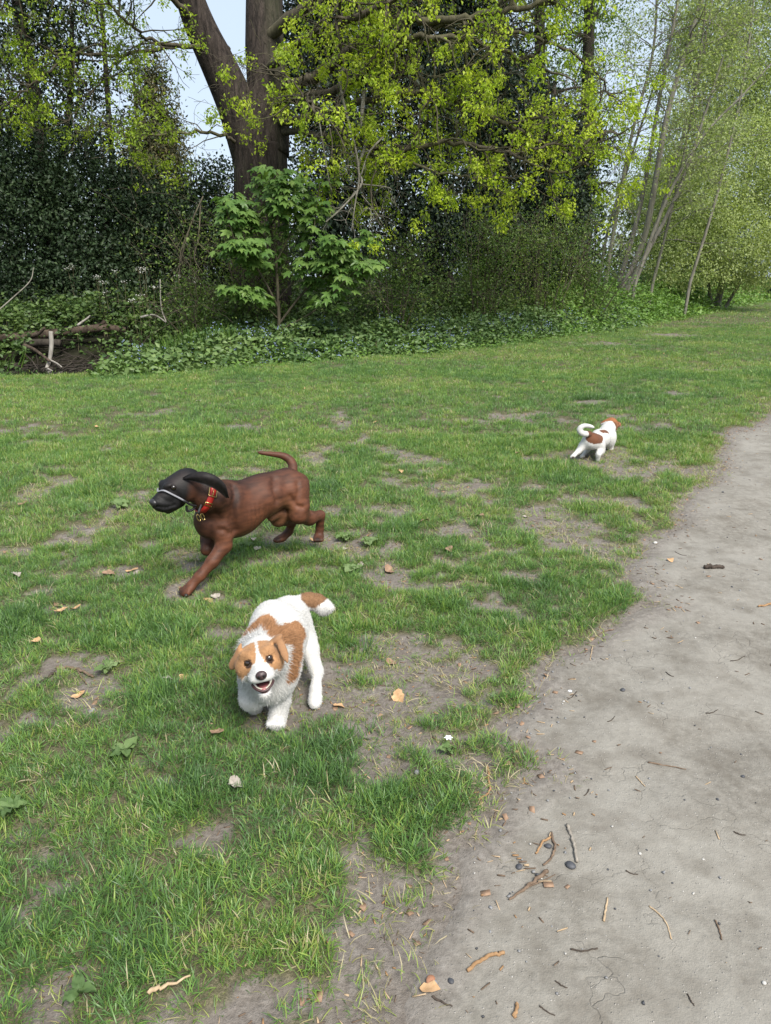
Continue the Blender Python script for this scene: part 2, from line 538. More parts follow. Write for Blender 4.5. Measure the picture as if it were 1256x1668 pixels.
    nt.links.new(nzc.outputs['Color'], sc_.inputs[0]); nt.links.new(co, wob.inputs[0]); nt.links.new(sc_.outputs[0], wob.inputs[1])
    vc = nt.nodes.new('ShaderNodeTexVoronoi'); vc.feature = 'DISTANCE_TO_EDGE'; vc.inputs['Scale'].default_value = 5.5
    nt.links.new(wob.outputs[0], vc.inputs['Vector'])
    crack = ramp(nt, vc.outputs['Distance'], [(0.0, (1, 1, 1)), (0.016, (0, 0, 0))])
    crack = mixc(nt, 1.0, crack, ramp(nt, noise_node(nt, 3.1, 3, .6, co), [(0.50, (0, 0, 0)), (0.62, (1, 1, 1))]), 'MULTIPLY')
    base = mixc(nt, math_node(nt, 'MULTIPLY', crack, 0.22), base, (.10, .088, .075))
    soil = ramp(nt, n2, [(0.28, (.100, .087, .075)), (0.5, (.172, .153, .135)), (0.75, (.265, .241, .217))])
    inn = math_node(nt, 'ADD', attr_node(nt, 'inner').outputs['Fac'], math_node(nt, 'MULTIPLY', math_node(nt, 'SUBTRACT', n4, 0.5), 1.1))
    c = mixc(nt, ramp(nt, inn, [(0.1, (0, 0, 0)), (0.75, (1, 1, 1))]), soil, base)
    nt.links.new(c, b.inputs['Base Color'])
    b.inputs['Roughness'].default_value = 0.93
    b.inputs['Specular IOR Level'].default_value = 0.18
    h = math_node(nt, 'ADD', math_node(nt, 'ADD', n2, math_node(nt, 'MULTIPLY', n3, 0.35)), math_node(nt, 'MULTIPLY', gm, 0.5))
    h = math_node(nt, 'SUBTRACT', h, math_node(nt, 'MULTIPLY', crack, 0.5))
    bump(nt, b, h, 0.65, 0.008)
    tag(link("path", me, m), kind='structure')

    # the stream
    pts = np.array(((-20, 10.3), (-20, 13.2), (-8, 13.2), (-4, 13.0), (-3, 13.2), (-3.0, 12.0), (-4, 10.8), (-8, 10.4)))
    me = bpy.data.meshes.new("stream")
    me.from_pydata([(x, y, WATER_Z) for x, y in pts], [], [list(range(len(pts)))[::-1]])
    m, nt, b, out = new_mat("dark still water")
    b.inputs['Base Color'].default_value = (.008, .009, .007, 1)
    b.inputs['Roughness'].default_value = 0.08
    b.inputs['Specular IOR Level'].default_value = 0.5
    bump(nt, b, noise_node(nt, 9, 3, .5, obj_coord(nt)), 0.12, 0.02)
    tag(link("stream", me, m, smooth=False), kind='structure')

# ------------------------------------------------------------------ trees
def grow(rng, p, d, L, r, depth, T, tips, droop=0.0, wig=0.25, kids=4, seg=0.18, ratio=(.35, .65), spread=(.5, 1.1), sides=5, rmin=.003, up=0.0):
    n = max(3, int(L / seg))
    pts = [np.asarray(p, float)]; d = unit(d)
    for k in range(n):
        d = unit(d + rng.normal(size=3) * wig + np.array((0, 0, -droop + up)))
        pts.append(pts[-1] + d * L / n)
    pts = np.array(pts)
    rad = np.maximum(r * (1 - 0.85 * np.linspace(0, 1, n + 1)), rmin)
    T.add(pts, rad, sides if r > .02 else (4 if r > .008 else 3), cap=False)
    if depth == 0:
        tips.extend((pts[i], unit(pts[i] - pts[i - 1])) for i in range(max(1, n // 2), n + 1))
        return
    for k in range(kids):
        t = rng.uniform(.25, 1)
        i = min(n, max(1, int(t * n)))
        dd = unit(pts[i] - pts[i - 1])
        ax = unit(np.cross(dd, rng.normal(size=3)))
        a = rng.uniform(*spread)
        nd = dd * math.cos(a) + ax * math.sin(a)
        grow(rng, pts[i], nd, L * rng.uniform(*ratio), max(rad[i] * .6, rmin), depth - 1, T, tips, droop, wig, max(2, kids - (0 if depth > 1 else 1)), seg * .75, ratio, spread, sides, rmin, up)
    tips.append((pts[-1], d))

def leaf_clusters(rng, name, tips, per, spread, size, mat, parent, prob=1.0, tints=(0, 1), hang=0.3, aspect=.55, label=None):
    tips = [t for t in tips if rng.random() < prob]
    P = np.repeat(np.array([t[0] for t in tips]), per, 0)
    D = np.repeat(np.array([t[1] for t in tips]), per, 0)
    tc = np.repeat(rng.uniform(*tints, len(tips)), per)
    n = len(P)
    P = P + rng.normal(size=(n, 3)) * spread
    ax = unit(D * .5 + rand_dirs(rng, n) + np.array((0, 0, -hang)))
    nor = unit(rand_dirs(rng, n) * .8 + np.array((0, 0, .8)))
    ln = size * rng.uniform(.55, 1.25, n)
    me = leaves_mesh(name, P, ax, nor, ln, ln * aspect, np.clip(tc + rng.normal(size=n) * .12, 0, 1))
    o = link(name, me, mat, parent, smooth=False)
    o['kind'] = 'stuff'
    return o

def build_trees():
    rng = np.random.default_rng(7)
    M = {}
    M['oakbark'] = bark_mat("oak bark", (.010, .008, .007), (.070, .055, .046), 15, 1.0, 0.07, (.05, .055, .028))
    M['twig'] = bark_mat("mossy twig bark", (.032, .027, .019), (.105, .092, .064), 20, .6, .01, (.085, .09, .035))
    M['greybark'] = bark_mat("pale grey bark", (.10, .092, .075), (.26, .245, .205), 12, .6, .01, (.12, .13, .075))
    M['darkbark'] = bark_mat("dark bark", (.018, .015, .012), (.06, .05, .04), 12, .8, .02)
    M['deadwood'] = bark_mat("bleached dead wood", (.14, .125, .105), (.34, .32, .285), 16, .6, .01)
    M['logbark'] = bark_mat("fallen log bark", (.03, .022, .016), (.105, .078, .058), 12, .9, .02)
    M['oakleaf'] = leaf_mat("young oak leaf", [(0, (.13, .20, .022)), (.5, (.28, .39, .030)), (1, (.46, .55, .055))], .5, .5)
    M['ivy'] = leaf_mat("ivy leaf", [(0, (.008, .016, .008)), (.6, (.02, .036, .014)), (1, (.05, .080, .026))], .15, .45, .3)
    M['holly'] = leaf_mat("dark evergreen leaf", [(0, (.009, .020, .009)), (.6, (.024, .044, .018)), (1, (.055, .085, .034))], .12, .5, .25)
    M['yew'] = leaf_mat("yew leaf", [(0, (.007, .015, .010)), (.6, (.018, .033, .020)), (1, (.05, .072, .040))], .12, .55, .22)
    M['conifer'] = leaf_mat("conifer spray", [(0, (.035, .042, .016)), (.6, (.09, .092, .036)), (1, (.18, .155, .07))], .2, .6)
    M['hazel'] = leaf_mat("small spring leaf", [(0, (.05, .10, .02)), (.5, (.11, .18, .036)), (1, (.24, .29, .075))], .4, .5)
    M['willow'] = leaf_mat("pale willow leaf", [(0, (.17, .225, .08)), (.5, (.30, .37, .14)), (1, (.46, .52, .23))], .45, .5)
    M['sycamore'] = leaf_mat("sycamore leaf", [(0, (.06, .13, .028)), (.5, (.105, .19, .042)), (1, (.18, .27, .07))], .35, .42, .4, instanced=False)

    # --- the big oak
    oak = tag(empty("oak_tree", (-2.6, 15.5, 0)), "huge old oak with thick forked furrowed trunk and fresh yellow-green leaves", "tree")
    T = Tubes()
    Yo = 15.5
    base = [Pt(428, 560, Yo), Pt(425, 400, Yo), Pt(425, 300, Yo), Pt(424, 235, Yo)]
    tr = spline(base, 14)
    T.add(tr, np.interp(np.linspace(0, 1, len(tr)), (0, .3, 1), (.66, .54, .50)), 40, .10, 3)
    lim1 = spline([Pt(432, 250, Yo), Pt(436, 150, Yo + .1), Pt(430, 60, Yo + .2), Pt(432, -60, Yo + .3), Pt(440, -260, Yo + .4), Pt(430, -420, Yo + .2)], 10)
    T.add(lim1, np.linspace(.44, .22, len(lim1)), 32, .12, 5)
    lim2 = spline([Pt(415, 262, Yo), Pt(392, 190, Yo - .05), Pt(358, 110, Yo - .15), Pt(322, 35, Yo - .3), Pt(295, -40, Yo - .5), Pt(240, -180, Yo - .9), Pt(200, -330, Yo - 1)], 10)
    T.add(lim2, np.linspace(.40, .16, len(lim2)), 28, .12, 8)
    link("trunk", T.mesh("oak_trunk"), M['oakbark'], oak)
    T = Tubes(); tips = []
    def limb(pix, r0, r1, kids=14, L=(.9, 1.9), droop=.05, depth=2, part=T, tl=None, wig=.28, prob_start=.2):
        tl = tips if tl is None else tl
        c = spline([Pt(*q) for q in pix], 9)
        c = c + (rng.normal(size=c.shape)) * .02
        part.add(c, np.linspace(r0, r1, len(c)) * .78, 8, .08, int(rng.integers(99)), cap=False)
        for k in range(kids):
            i = int(rng.uniform(prob_start, 1) * (len(c) - 2)) + 1
            d = unit(unit(c[i] - c[i - 1]) * .5 + rng.normal(size=3) * np.array((1, 1, .6)))
            grow(rng, c[i], d, rng.uniform(*L), max(.010, r1 * .8), depth, part, tl, droop, wig, 4, .16)
        tl.append((c[-1], unit(c[-1] - c[-2])))
    # limbs reaching right over the lawn edge, forward of the trunk
    limb([(440, 150, Yo), (520, 120, 15.0), (600, 60, 14.4), (650, 30, 14.0), (720, 34, 13.7), (800, 22, 13.5), (900, 5, 13.6)], .13, .05, 16)
    limb([(445, 170, Yo), (560, 140, 14.6), (640, 72, 14.0), (700, 62, 13.6), (790, 70, 13.5), (880, 110, 13.6)], .10, .035, 18)
    limb([(440, 200, Yo), (520, 190, 14.6), (600, 165, 14.0), (700, 150, 13.6), (800, 190, 13.8), (880, 230, 14.2), (960, 270, 14.6)], .10, .03, 20, droop=.03)
    limb([(445, 210, Yo), (540, 225, 14.4), (640, 245, 13.6), (740, 232, 13.4), (830, 250, 13.7), (930, 290, 14.2)], .08, .025, 20, droop=.03)
    limb([(430, 120, Yo), (500, 60, 14.2), (600, 20, 13.2), (700, -30, 12.6)], .10, .04, 14)
    limb([(430, 60, Yo), (560, -30, 14.6), (700, -90, 14), (900, -100, 14), (1000, -60, 14.5)], .14, .05, 18, L=(1.2, 2.2))
    limb([(440, 175, Yo), (470, 160, 14.4), (500, 165, 13.2), (520, 190, 12.6)], .07, .025, 12, droop=.08)
    limb([(700, 62, 13.6), (820, 50, 14), (940, 90, 14.8), (1000, 160, 15.4)], .05, .02, 14, droop=.08)
    limb([(830, 250, 13.7), (920, 235, 14), (985, 255, 14.4)], .035, .014, 9, L=(.6, 1.2))
    limb([(640, 245, 13.6), (700, 275, 13.2), (780, 290, 13.3), (860, 285, 13.6)], .035, .014, 9, L=(.5, .9), droop=.04)
    limb([(480, 165, 14.4), (560, 215, 13.7), (625, 262, 13.3), (660, 285, 13.2)], .04, .014, 12, L=(.5, 1.1), droop=.1)
    # limbs reaching left
    limb([(372, 80, 15.3), (300, 75, 15), (200, 90, 14.8), (120, 88, 14.6), (50, 95, 14.4)], .06, .02, 12, L=(.6, 1.3), droop=.02)
    limb([(345, 78, 15.3), (260, 70, 14.4), (200, 30, 13.8), (160, -30, 13.4)], .05, .02, 10, L=(.6, 1.2))
    limb([(392, 235, 15.3), (350, 218, 14.8), (290, 216, 14.4), (220, 225, 14.2), (160, 200, 14.0)], .045, .014, 12, L=(.6, 1.2))
    limb([(330, 45, 15.2), (250, -20, 14.4), (120, -40, 14), (0, -20, 13.8), (-80, 40, 13.8)], .07, .025, 16, L=(.8, 1.6), droop=.10)
    limb([(120, 88, 14.6), (60, 130, 14.3), (0, 180, 14.1)], .03, .012, 10, L=(.5, 1.1))
    limb([(200, 90, 14.8), (150, 150, 14.5), (110, 200, 14.3)], .025, .012, 10, L=(.5, 1.0))
    crown_rng = np.random.default_rng(5)
    link("branches", T.mesh("oak_branches"), M['twig'], oak)
    right = [t for t in tips if t[0][0] > -2.9]
    left = [t for t in tips if t[0][0] <= -2.9]
    leaf_clusters(rng, "crown", right, 36, .062, .066, M['oakleaf'], oak, .09, (.35, 1.0), .5)
    leaf_clusters(rng, "crown", left, 20, .055, .06, M['oakleaf'], oak, .11, (.05, .65), .4)
    print('oak tips', len(tips))

    # --- bare grey dead boughs hanging below the oak's limbs
    dead = tag(empty("dead_bough", tuple(Pt(570, 330, 13.2))), "bare twisted grey dead bough hanging between oak leaves and the big-leaved sapling", "branch")
    T = Tubes(); tt = []
    for pix, r0, r1 in (([(592, 150, 13.6), (588, 200, 13.4), (594, 235, 13.3), (582, 275, 13.2), (588, 300, 13.1), (560, 335, 13.0), (530, 362, 12.9)], .035, .010),
                        ([(560, 112, 13.8), (552, 130, 13.6), (562, 180, 13.4), (578, 240, 13.2), (584, 290, 13.1), (578, 330, 13.0), (572, 375, 13.0)], .03, .007),
                        ([(625, 222, 13.4), (600, 250, 13.2), (588, 285, 13.1)], .018, .008), ([(585, 300, 13.1), (630, 305, 13.1), (640, 310, 13.1)], .012, .004),
                        ([(540, 310, 13.0), (535, 290, 13.2), (520, 200, 13.6)], .006, .012), ([(588, 318, 13.1), (610, 345, 13.0), (622, 365, 13.0)], .008, .003)):
        c = spline([Pt(*q) for q in pix], 7) + rng.normal(size=(1, 3)) * .005
        T.add(c, np.linspace(r0, r1, len(c)), 7, .1, 4, cap=False)
        for k in range(5):
            i = int(rng.integers(len(c) // 3, len(c)))
            grow(rng, c[i], unit(rng.normal(size=3) + np.array((0, -.2, -.5))), rng.uniform(.2, .6), .008, 1, T, tt, .1, .3, 3, .08)
    link("branches", T.mesh("dead_bough_wood"), M['greybark'], dead)
    droop = tag(empty("dead_bough", tuple(Pt(310, 400, 12.9))), "thin bare drooping twigs in front of the dark evergreen thicket, left of the oak", "branch")
    T = Tubes(); tt = []
    for pix in ([(330, 320, 13.2), (312, 360, 12.9), (300, 400, 12.8), (288, 440, 12.8), (276, 455, 12.8)], [(326, 330, 13.2), (324, 372, 12.9), (322, 395, 12.8), (340, 412, 12.8), (344, 430, 12.8)],
                [(312, 362, 12.9), (294, 410, 12.8), (292, 450, 12.8)], [(324, 385, 12.9), (316, 420, 12.8), (330, 445, 12.8)]):
        c = spline([Pt(*q) for q in pix], 7)
        T.add(c, np.linspace(.014, .004, len(c)), 5, cap=False)
        for k in range(3):
            grow(rng, c[int(rng.integers(4, len(c)))], unit(rng.normal(size=3) + np.array((0, 0, -.6))), .3, .005, 1, T, tt, .1, .3, 2, .08)
    link("branches", T.mesh("drooping_twigs"), M['twig'], droop)

    # --- generic builders
    def leafy(name, label, cat, loc, ells, n, size, mat, bark, stems=(), clump=.35, per=26, shell=.5, asp=.6, tints=(.1, .9), group=None, twigs=0, hang=.2, bare=False):
        root = tag(empty(name, loc), label, cat, group)
        T = Tubes(); tp = []
        for (pts, r0, r1) in stems:
            c = spline(pts, 8)
            T.add(c, np.linspace(r0, r1, len(c)), 10, .1, int(rng.integers(99)), cap=False)
            for k in range(twigs):
                i = int(rng.uniform(.25, 1) * (len(c) - 2)) + 1
                grow(rng, c[i], unit(rng.normal(size=3) * np.array((1, 1, .4)) + np.array((0, 0, .4))), rng.uniform(.6, 1.6), max(.008, r1 * .6), 1, T, tp, .0, .2, 4, .2)
        if T.v: link("trunk", T.mesh(name + "_trunk"), bark, root)
        P, O = cloud(rng, ells, n, clump, per, shell)
        k = P[:, 2] > 0.05
        P, O = P[k], O[k]
        if tp:
            q = np.array([t[0] for t in tp]); q = np.repeat(q, 4, 0); q = q + rng.normal(size=q.shape) * .12
            P = np.concatenate((P, q)); O = np.concatenate((O, rand_dirs(rng, len(q))))
        m = len(P)
        cl = fbm(P, 1.3, int(rng.integers(99)), 2)
        tint = np.clip(tints[0] + (tints[1] - tints[0]) * (cl * .9 + rng.normal(size=m) * .22 + .05), 0, 1)
        ax = unit(O * .5 + rand_dirs(rng, m) + np.array((0, 0, -hang)))
        nor = unit(O * .6 + rand_dirs(rng, m) * .8 + np.array((0, 0, .5)))
        ln = size * rng.uniform(.6, 1.35, m)
        o = link("crown", leaves_mesh(name + "_crown", P, ax, nor, ln, ln * asp, tint), mat, root, smooth=False)
        o['kind'] = 'stuff'
        return root
    def E(px, py, Y, rx, ry, rz, w=None):
        c = Pt(px, py, Y)
        return (c, (rx, ry, rz)) if w is None else (c, (rx, ry, rz), w)

    # --- left: dark evergreen wall, ivy-hung tree above it, conifer and far trees
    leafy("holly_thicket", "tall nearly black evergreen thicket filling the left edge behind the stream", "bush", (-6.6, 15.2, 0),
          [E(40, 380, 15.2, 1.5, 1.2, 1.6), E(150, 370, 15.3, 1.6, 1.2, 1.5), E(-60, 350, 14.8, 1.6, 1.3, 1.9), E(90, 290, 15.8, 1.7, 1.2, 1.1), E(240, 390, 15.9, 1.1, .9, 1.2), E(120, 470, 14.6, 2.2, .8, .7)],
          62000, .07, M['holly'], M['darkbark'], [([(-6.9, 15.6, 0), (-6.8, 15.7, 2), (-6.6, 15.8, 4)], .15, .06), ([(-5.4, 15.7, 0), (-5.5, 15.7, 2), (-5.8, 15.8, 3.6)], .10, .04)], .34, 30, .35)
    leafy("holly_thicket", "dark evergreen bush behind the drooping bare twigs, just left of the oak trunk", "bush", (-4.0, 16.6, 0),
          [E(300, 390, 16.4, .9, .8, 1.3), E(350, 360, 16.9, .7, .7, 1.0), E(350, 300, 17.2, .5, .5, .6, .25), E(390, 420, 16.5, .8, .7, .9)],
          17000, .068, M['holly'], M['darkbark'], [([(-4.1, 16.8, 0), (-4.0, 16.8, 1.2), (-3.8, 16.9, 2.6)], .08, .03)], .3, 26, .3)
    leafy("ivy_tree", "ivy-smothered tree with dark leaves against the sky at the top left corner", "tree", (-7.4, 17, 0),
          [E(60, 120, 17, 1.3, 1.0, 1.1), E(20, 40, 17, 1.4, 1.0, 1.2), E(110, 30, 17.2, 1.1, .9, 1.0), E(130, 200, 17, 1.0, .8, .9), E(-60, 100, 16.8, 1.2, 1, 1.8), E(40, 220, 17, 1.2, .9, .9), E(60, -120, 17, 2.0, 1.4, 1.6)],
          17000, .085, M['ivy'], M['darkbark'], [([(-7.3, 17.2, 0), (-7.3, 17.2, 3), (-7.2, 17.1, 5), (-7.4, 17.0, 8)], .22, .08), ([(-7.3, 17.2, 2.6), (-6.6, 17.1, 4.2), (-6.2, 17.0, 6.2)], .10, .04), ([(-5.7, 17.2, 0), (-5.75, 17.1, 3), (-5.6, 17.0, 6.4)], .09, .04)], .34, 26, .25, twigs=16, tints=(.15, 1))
    leafy("conifer_tree", "tall pointed brownish-green conifer behind the evergreen thicket, left of the oak", "tree", (-6.9, 23, 0),
          [E(248, 110, 23, .22, .22, .6), E(250, 160, 23, .5, .5, .8), E(252, 220, 23, .8, .8, .9), E(255, 280, 23, 1.05, 1.0, .9), E(258, 340, 23, 1.25, 1.2, 1.0), E(258, 410, 23, 1.4, 1.3, 1.0)],
          34000, .11, M['conifer'], M['darkbark'], [([(-6.9, 23, 0), (-6.9, 23, 3), (-6.9, 23, 6.5)], .18, .03)], .26, 24, .35, .4, (0, 1), hang=.6)
    # --- centre: tall dark evergreens behind the oak's leaves
    lab = ["tall dark yew standing right behind the oak's yellow leaves, centre of the picture", "dark yew with sky glinting through its top, right of the big oak trunk", "dark evergreen beside the pale leaning stems, right of centre"]
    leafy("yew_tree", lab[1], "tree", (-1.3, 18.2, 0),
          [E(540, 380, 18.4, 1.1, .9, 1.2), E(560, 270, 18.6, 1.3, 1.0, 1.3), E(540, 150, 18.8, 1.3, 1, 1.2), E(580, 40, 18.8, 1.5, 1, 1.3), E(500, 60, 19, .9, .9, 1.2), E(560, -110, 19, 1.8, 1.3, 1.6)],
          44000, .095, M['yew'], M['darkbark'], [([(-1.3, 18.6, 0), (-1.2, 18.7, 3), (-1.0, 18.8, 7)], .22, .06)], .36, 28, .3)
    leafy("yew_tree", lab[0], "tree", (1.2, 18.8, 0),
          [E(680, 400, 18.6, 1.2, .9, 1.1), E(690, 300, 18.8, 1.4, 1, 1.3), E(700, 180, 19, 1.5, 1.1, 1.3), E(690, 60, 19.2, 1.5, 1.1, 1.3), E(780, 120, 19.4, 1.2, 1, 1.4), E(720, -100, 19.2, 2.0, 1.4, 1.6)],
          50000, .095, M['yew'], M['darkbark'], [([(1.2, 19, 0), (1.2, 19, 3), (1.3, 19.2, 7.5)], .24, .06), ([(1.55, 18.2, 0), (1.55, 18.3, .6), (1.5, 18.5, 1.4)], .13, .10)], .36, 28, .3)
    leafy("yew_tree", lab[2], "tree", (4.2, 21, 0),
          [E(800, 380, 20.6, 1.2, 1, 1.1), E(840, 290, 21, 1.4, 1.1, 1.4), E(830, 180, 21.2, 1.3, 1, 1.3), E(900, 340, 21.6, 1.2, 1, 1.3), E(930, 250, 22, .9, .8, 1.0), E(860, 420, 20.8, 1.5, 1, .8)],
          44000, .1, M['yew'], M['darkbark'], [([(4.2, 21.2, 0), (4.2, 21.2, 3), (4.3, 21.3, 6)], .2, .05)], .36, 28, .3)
    # --- upright bare-ish trees with ivy on the trunk (behind the oak leaves, right of centre)
    for k, (px, top, Y, r, lb) in enumerate(((885, 880, 22.5, .20, "tall dark trunk with small green leaves behind the oak's right-hand leaves"), (950, 960, 22.8, .22, "ivy-wrapped upright trunk just left of the pale leaning stems"), (780, 815, 21, .17, "dark upright trunk behind the centre of the oak foliage"))):
        leafy("ivy_tree", lb, "tree", tuple(Pt(px, 520, Y) * np.array((1, 1, 0))),
              [E(px, 320, Y, .45, .4, 1.4, 1), E(px + 2, 200, Y, .5, .45, 1.6, 1), E(px + 10, 60, Y, .8, .7, 1.6, 1), E(px + 30, -60, Y, 1.6, 1.2, 1.6, 1.3)],
              8000, .075, M['hazel'] if k != 2 else M['yew'], M['darkbark'], [([Pt(px, 520, Y) * np.array((1, 1, 0)), Pt(px + 4, 300, Y), Pt(top, 60, Y), Pt(top + 6, -200, Y)], r, r * .5)], .22, 12, .35, twigs=22, tints=(0, .75))
    # --- hazel / shrub layer with upright thin stems
    def shrub(label, px, Y, h, w, n, k):
        b = Pt(px, 540, Y) * np.array((1, 1, 0)) + np.array((0, 0, .15))
        st = []
        for j in range(k):
            dx, dy = rng.normal() * w * .35, rng.normal() * w * .25
            st.append(([b + np.array((dx * .4, dy * .4, 0)), b + np.array((dx, dy, h * .5)), b + np.array((dx * 1.5 + rng.normal() * .1, dy * 1.3, h * rng.uniform(.8, 1.1)))], .016, .005))
        leafy("hazel_bush", label, "bush", tuple(b), [(b + np.array((0, 0, h * .35)), (w * .7, w * .6, h * .35)), (b + np.array((0, 0, h * .75)), (w, w * .7, h * .35)), (b + np.array((0, 0, h * .15)), (w, w * .6, h * .2))],
              int(n * .62), .05, M['hazel'], M['twig'], st, .22, 12, .15, .6, (0, .85), twigs=4)
    shrub("upright thin-stemmed shrub with tiny yellow-green leaves below the oak's drooping leaves", 780, 17.2, 2.2, .8, 5200, 12)
    shrub("yellow-green thin-stemmed shrub just left of the pale leaning stems", 880, 18.6, 2.5, 1.1, 6500, 14)
    shrub("sparse slender-stemmed bush right of the big-leaved sapling", 640, 14.6, 1.6, .65, 3200, 10)
    shrub("leafy shrub at the foot of the big oak, behind the big-leaved sapling", 425, 14.4, 2.1, .85, 5200, 10)
    shrub("leafy low shrub at the foot of the pale leaning stems", 950, 20, 1.7, .8, 4200, 10)
    shrub("loose bush low behind the white-flowered plants, below the evergreen thicket", 330, 13.6, 1.0, .8, 2600, 8)

    # --- pale leaning stems on the right
    stems = [[(985, 475, 23), (1000, 380, 23), (1030, 220, 23), (1065, 80, 23.2), (1072, -80, 23.3)], [(1005, 478, 22.6), (1045, 330, 22.6), (1075, 160, 22.7), (1105, 0, 22.8), (1120, -140, 23)],
             [(1010, 480, 22.2), (1052, 380, 22.2), (1085, 200, 22.2), (1115, 90, 22.4), (1150, -20, 22.6), (1180, -120, 22.8)], [(1025, 478, 23.6), (1060, 400, 23.6), (1105, 250, 23.8), (1140, 120, 24), (1165, -30, 24.2)],
             [(1018, 478, 22.0), (1050, 420, 21.9), (1110, 300, 21.8), (1180, 90, 22)], [(975, 470, 24), (990, 380, 24), (1015, 300, 24), (1050, 190, 24), (1080, 100, 24.2), (1110, 20, 24.3)],
             [(1030, 478, 21.5), (1080, 340, 21.4), (1140, 230, 21.3), (1215, 150, 21.2), (1270, 90, 21.2)], [(1060, 478, 22.5), (1095, 340, 22.5), (1125, 200, 22.5), (1145, 60, 22.6), (1160, -80, 22.7)], [(1120, 476, 23), (1165, 330, 23), (1200, 190, 23), (1222, 60, 23), (1235, -80, 23)]]
    desc = ["leftmost of the pale leaning stems on the right, nearly upright", "pale slim leaning trunk, tallest of the clump on the right", "thickest pale trunk of the leaning clump, bending right", "pale trunk at the right of the leaning clump", "low pale trunk leaning furthest to the right over the nettles", "thin pale stem at the back of the leaning clump, crossing to the right",
            "slender pale stem right of the leaning clump, bending far right before the willow", "thin upright pale stem in front of the willow, right of the leaning clump", "slim pale stem nearest the right edge, in front of the willow"]
    for k, s in enumerate(stems):
        root = tag(empty("alder_tree", tuple(Pt(s[0][0], s[0][1], s[0][2] + 2.5) * np.array((1, 1, 0)))), desc[k], "tree", "pale leaning stems")
        T = Tubes(); tp = []
        c = spline([Pt(q[0], q[1], q[2] + 2.5) for q in s], 9)
        c[0, 2] = 0
        r0 = (.075, .08, .11, .075, .085, .055, .055, .05, .05)[k]
        T.add(c, np.linspace(r0, r0 * .35, len(c)), 12, .08, k, cap=False)
        for j in range(17):
            i = int(rng.uniform(.25, 1) * (len(c) - 2)) + 1
            d = unit(unit(c[i] - c[i - 1]) * .6 + rng.normal(size=3) * np.array((1, .8, .5)) + np.array((.15, 0, .1)))
            grow(rng, c[i], d, rng.uniform(1.0, 2.8), max(.012, r0 * .22), 2, T, tp, .0, .16, 3, .3, sides=5, rmin=.004)
        link("trunk", T.mesh("alder_trunk"), M['greybark'], root)
        leaf_clusters(rng, "crown", tp, 7, .16, .09, M['willow'], root, .7, (.0, .8), .1)
    # --- pale willows filling the right edge
    CAMZ = np.array((0, 0, CAM_H))
    for (label, loc, ells, n, stems) in (
        ("broad pale green willow with fine leaves filling the right edge", (10.2, 25, 0), [E(1130, 340, 24.5, 1.7, 1.3, 1.5), E(1210, 280, 25, 1.8, 1.4, 1.8), E(1190, 390, 24.2, 1.8, 1.2, 1.0), E(1290, 330, 25, 1.8, 1.4, 2), E(1280, 160, 26, 1.8, 1.4, 2.2), E(1200, 130, 26, 1.3, 1.1, 2.0), E(1280, -60, 26, 2.2, 1.6, 2.2), E(1090, 300, 27, 1.2, 1, 1.2), E(1130, 230, 26, 1.2, 1, 1.4), E(1150, 60, 26.5, 1.2, 1.2, 1.6)], 150000,
         [([(11.4, 26.5, 0), (11.6, 26.5, 3), (12.1, 26.6, 6), (12.6, 26.8, 9)], .13, .03), ([(11.2, 26.4, 0), (10.3, 26, 2.8), (9.0, 25.8, 5.2)], .07, .02), ([(11.6, 26.4, 0), (12.4, 25.8, 2.6), (13.2, 25.4, 4.8)], .07, .02)]),
        ("low pale green willow bush above the nettles at the foot of the leaning stems", (8.2, 24.5, 0), [E(1080, 400, 24, 1.2, 1, .8), E(1120, 440, 23.8, 1.5, 1, .6), E(1060, 320, 25.5, 1.2, .9, 1.1), E(1180, 440, 26, 1.6, 1, .8), E(1230, 430, 25, 1.5, 1, .9)], 22000,
         [([(8.0, 24.6, 0), (7.7, 24.6, 1.5), (7.2, 24.6, 2.8)], .07, .02), ([(8.4, 24.5, 0), (8.9, 24.4, 1.4), (9.5, 24.3, 2.4)], .07, .02)])):
        far_ = 1.17
        loc = (loc[0] * far_, loc[1] * far_, 0)
        ells = [(CAMZ + (e[0] - CAMZ) * far_, tuple(np.array(e[1]) * far_)) for e in ells]
        stems = [([np.array(q) * np.array((far_, far_, 1)) for q in st[0]], st[1], st[2]) for st in stems]
        leafy("willow_tree", label, "tree", loc, ells, n, .088, M['willow'], M['greybark'], stems, .34, 16, .25, .5, (.05, .95), "willows at the right", twigs=16)

    # --- far wood behind everything
    T = Tubes(); tp = []
    ells = []
    for x in np.arange(-34, 44, 2.6):
        y = 36 + rng.normal() * 3 + max(0, x) * .55
        h = 2.6 + rng.random() * 1.7 + max(0, x) * .05
        ells.append(((x, y, h * .55), (2.2, 1.6, h * .62)))
        T.add([(x, y, 0), (x + rng.normal() * .3, y, h)], [.14, .05], 6, cap=False)
    P, O = cloud(rng, ells, 52000, .6, 26, .4)
    P = P[P[:, 2] > .05]; m = len(P)
    tint = np.clip(fbm(P, .35, 3, 2) * 1.5 - .4 + rng.normal(size=m) * .15, 0, 1)
    far = leaf_mat("far wood leaf", [(0, (.016, .026, .012)), (.5, (.045, .06, .022)), (1, (.11, .125, .05))], .25, .6)
    o = link("far_wood", leaves_mesh("far_wood", P, rand_dirs(rng, m), unit(rand_dirs(rng, m) + np.array((0, -.4, .6))), .22, .14, tint), far, smooth=False)
    tag(o, kind='stuff')

    # --- sycamore sapling with big lobed leaves
    syc = tag(empty("sycamore_sapling", (-1.9, 13.2, 0.1)), "young sycamore sapling with big lobed mid-green leaves in front of the oak", "sapling")
    T = Tubes()
    shoots = []
    Ys = 13.2
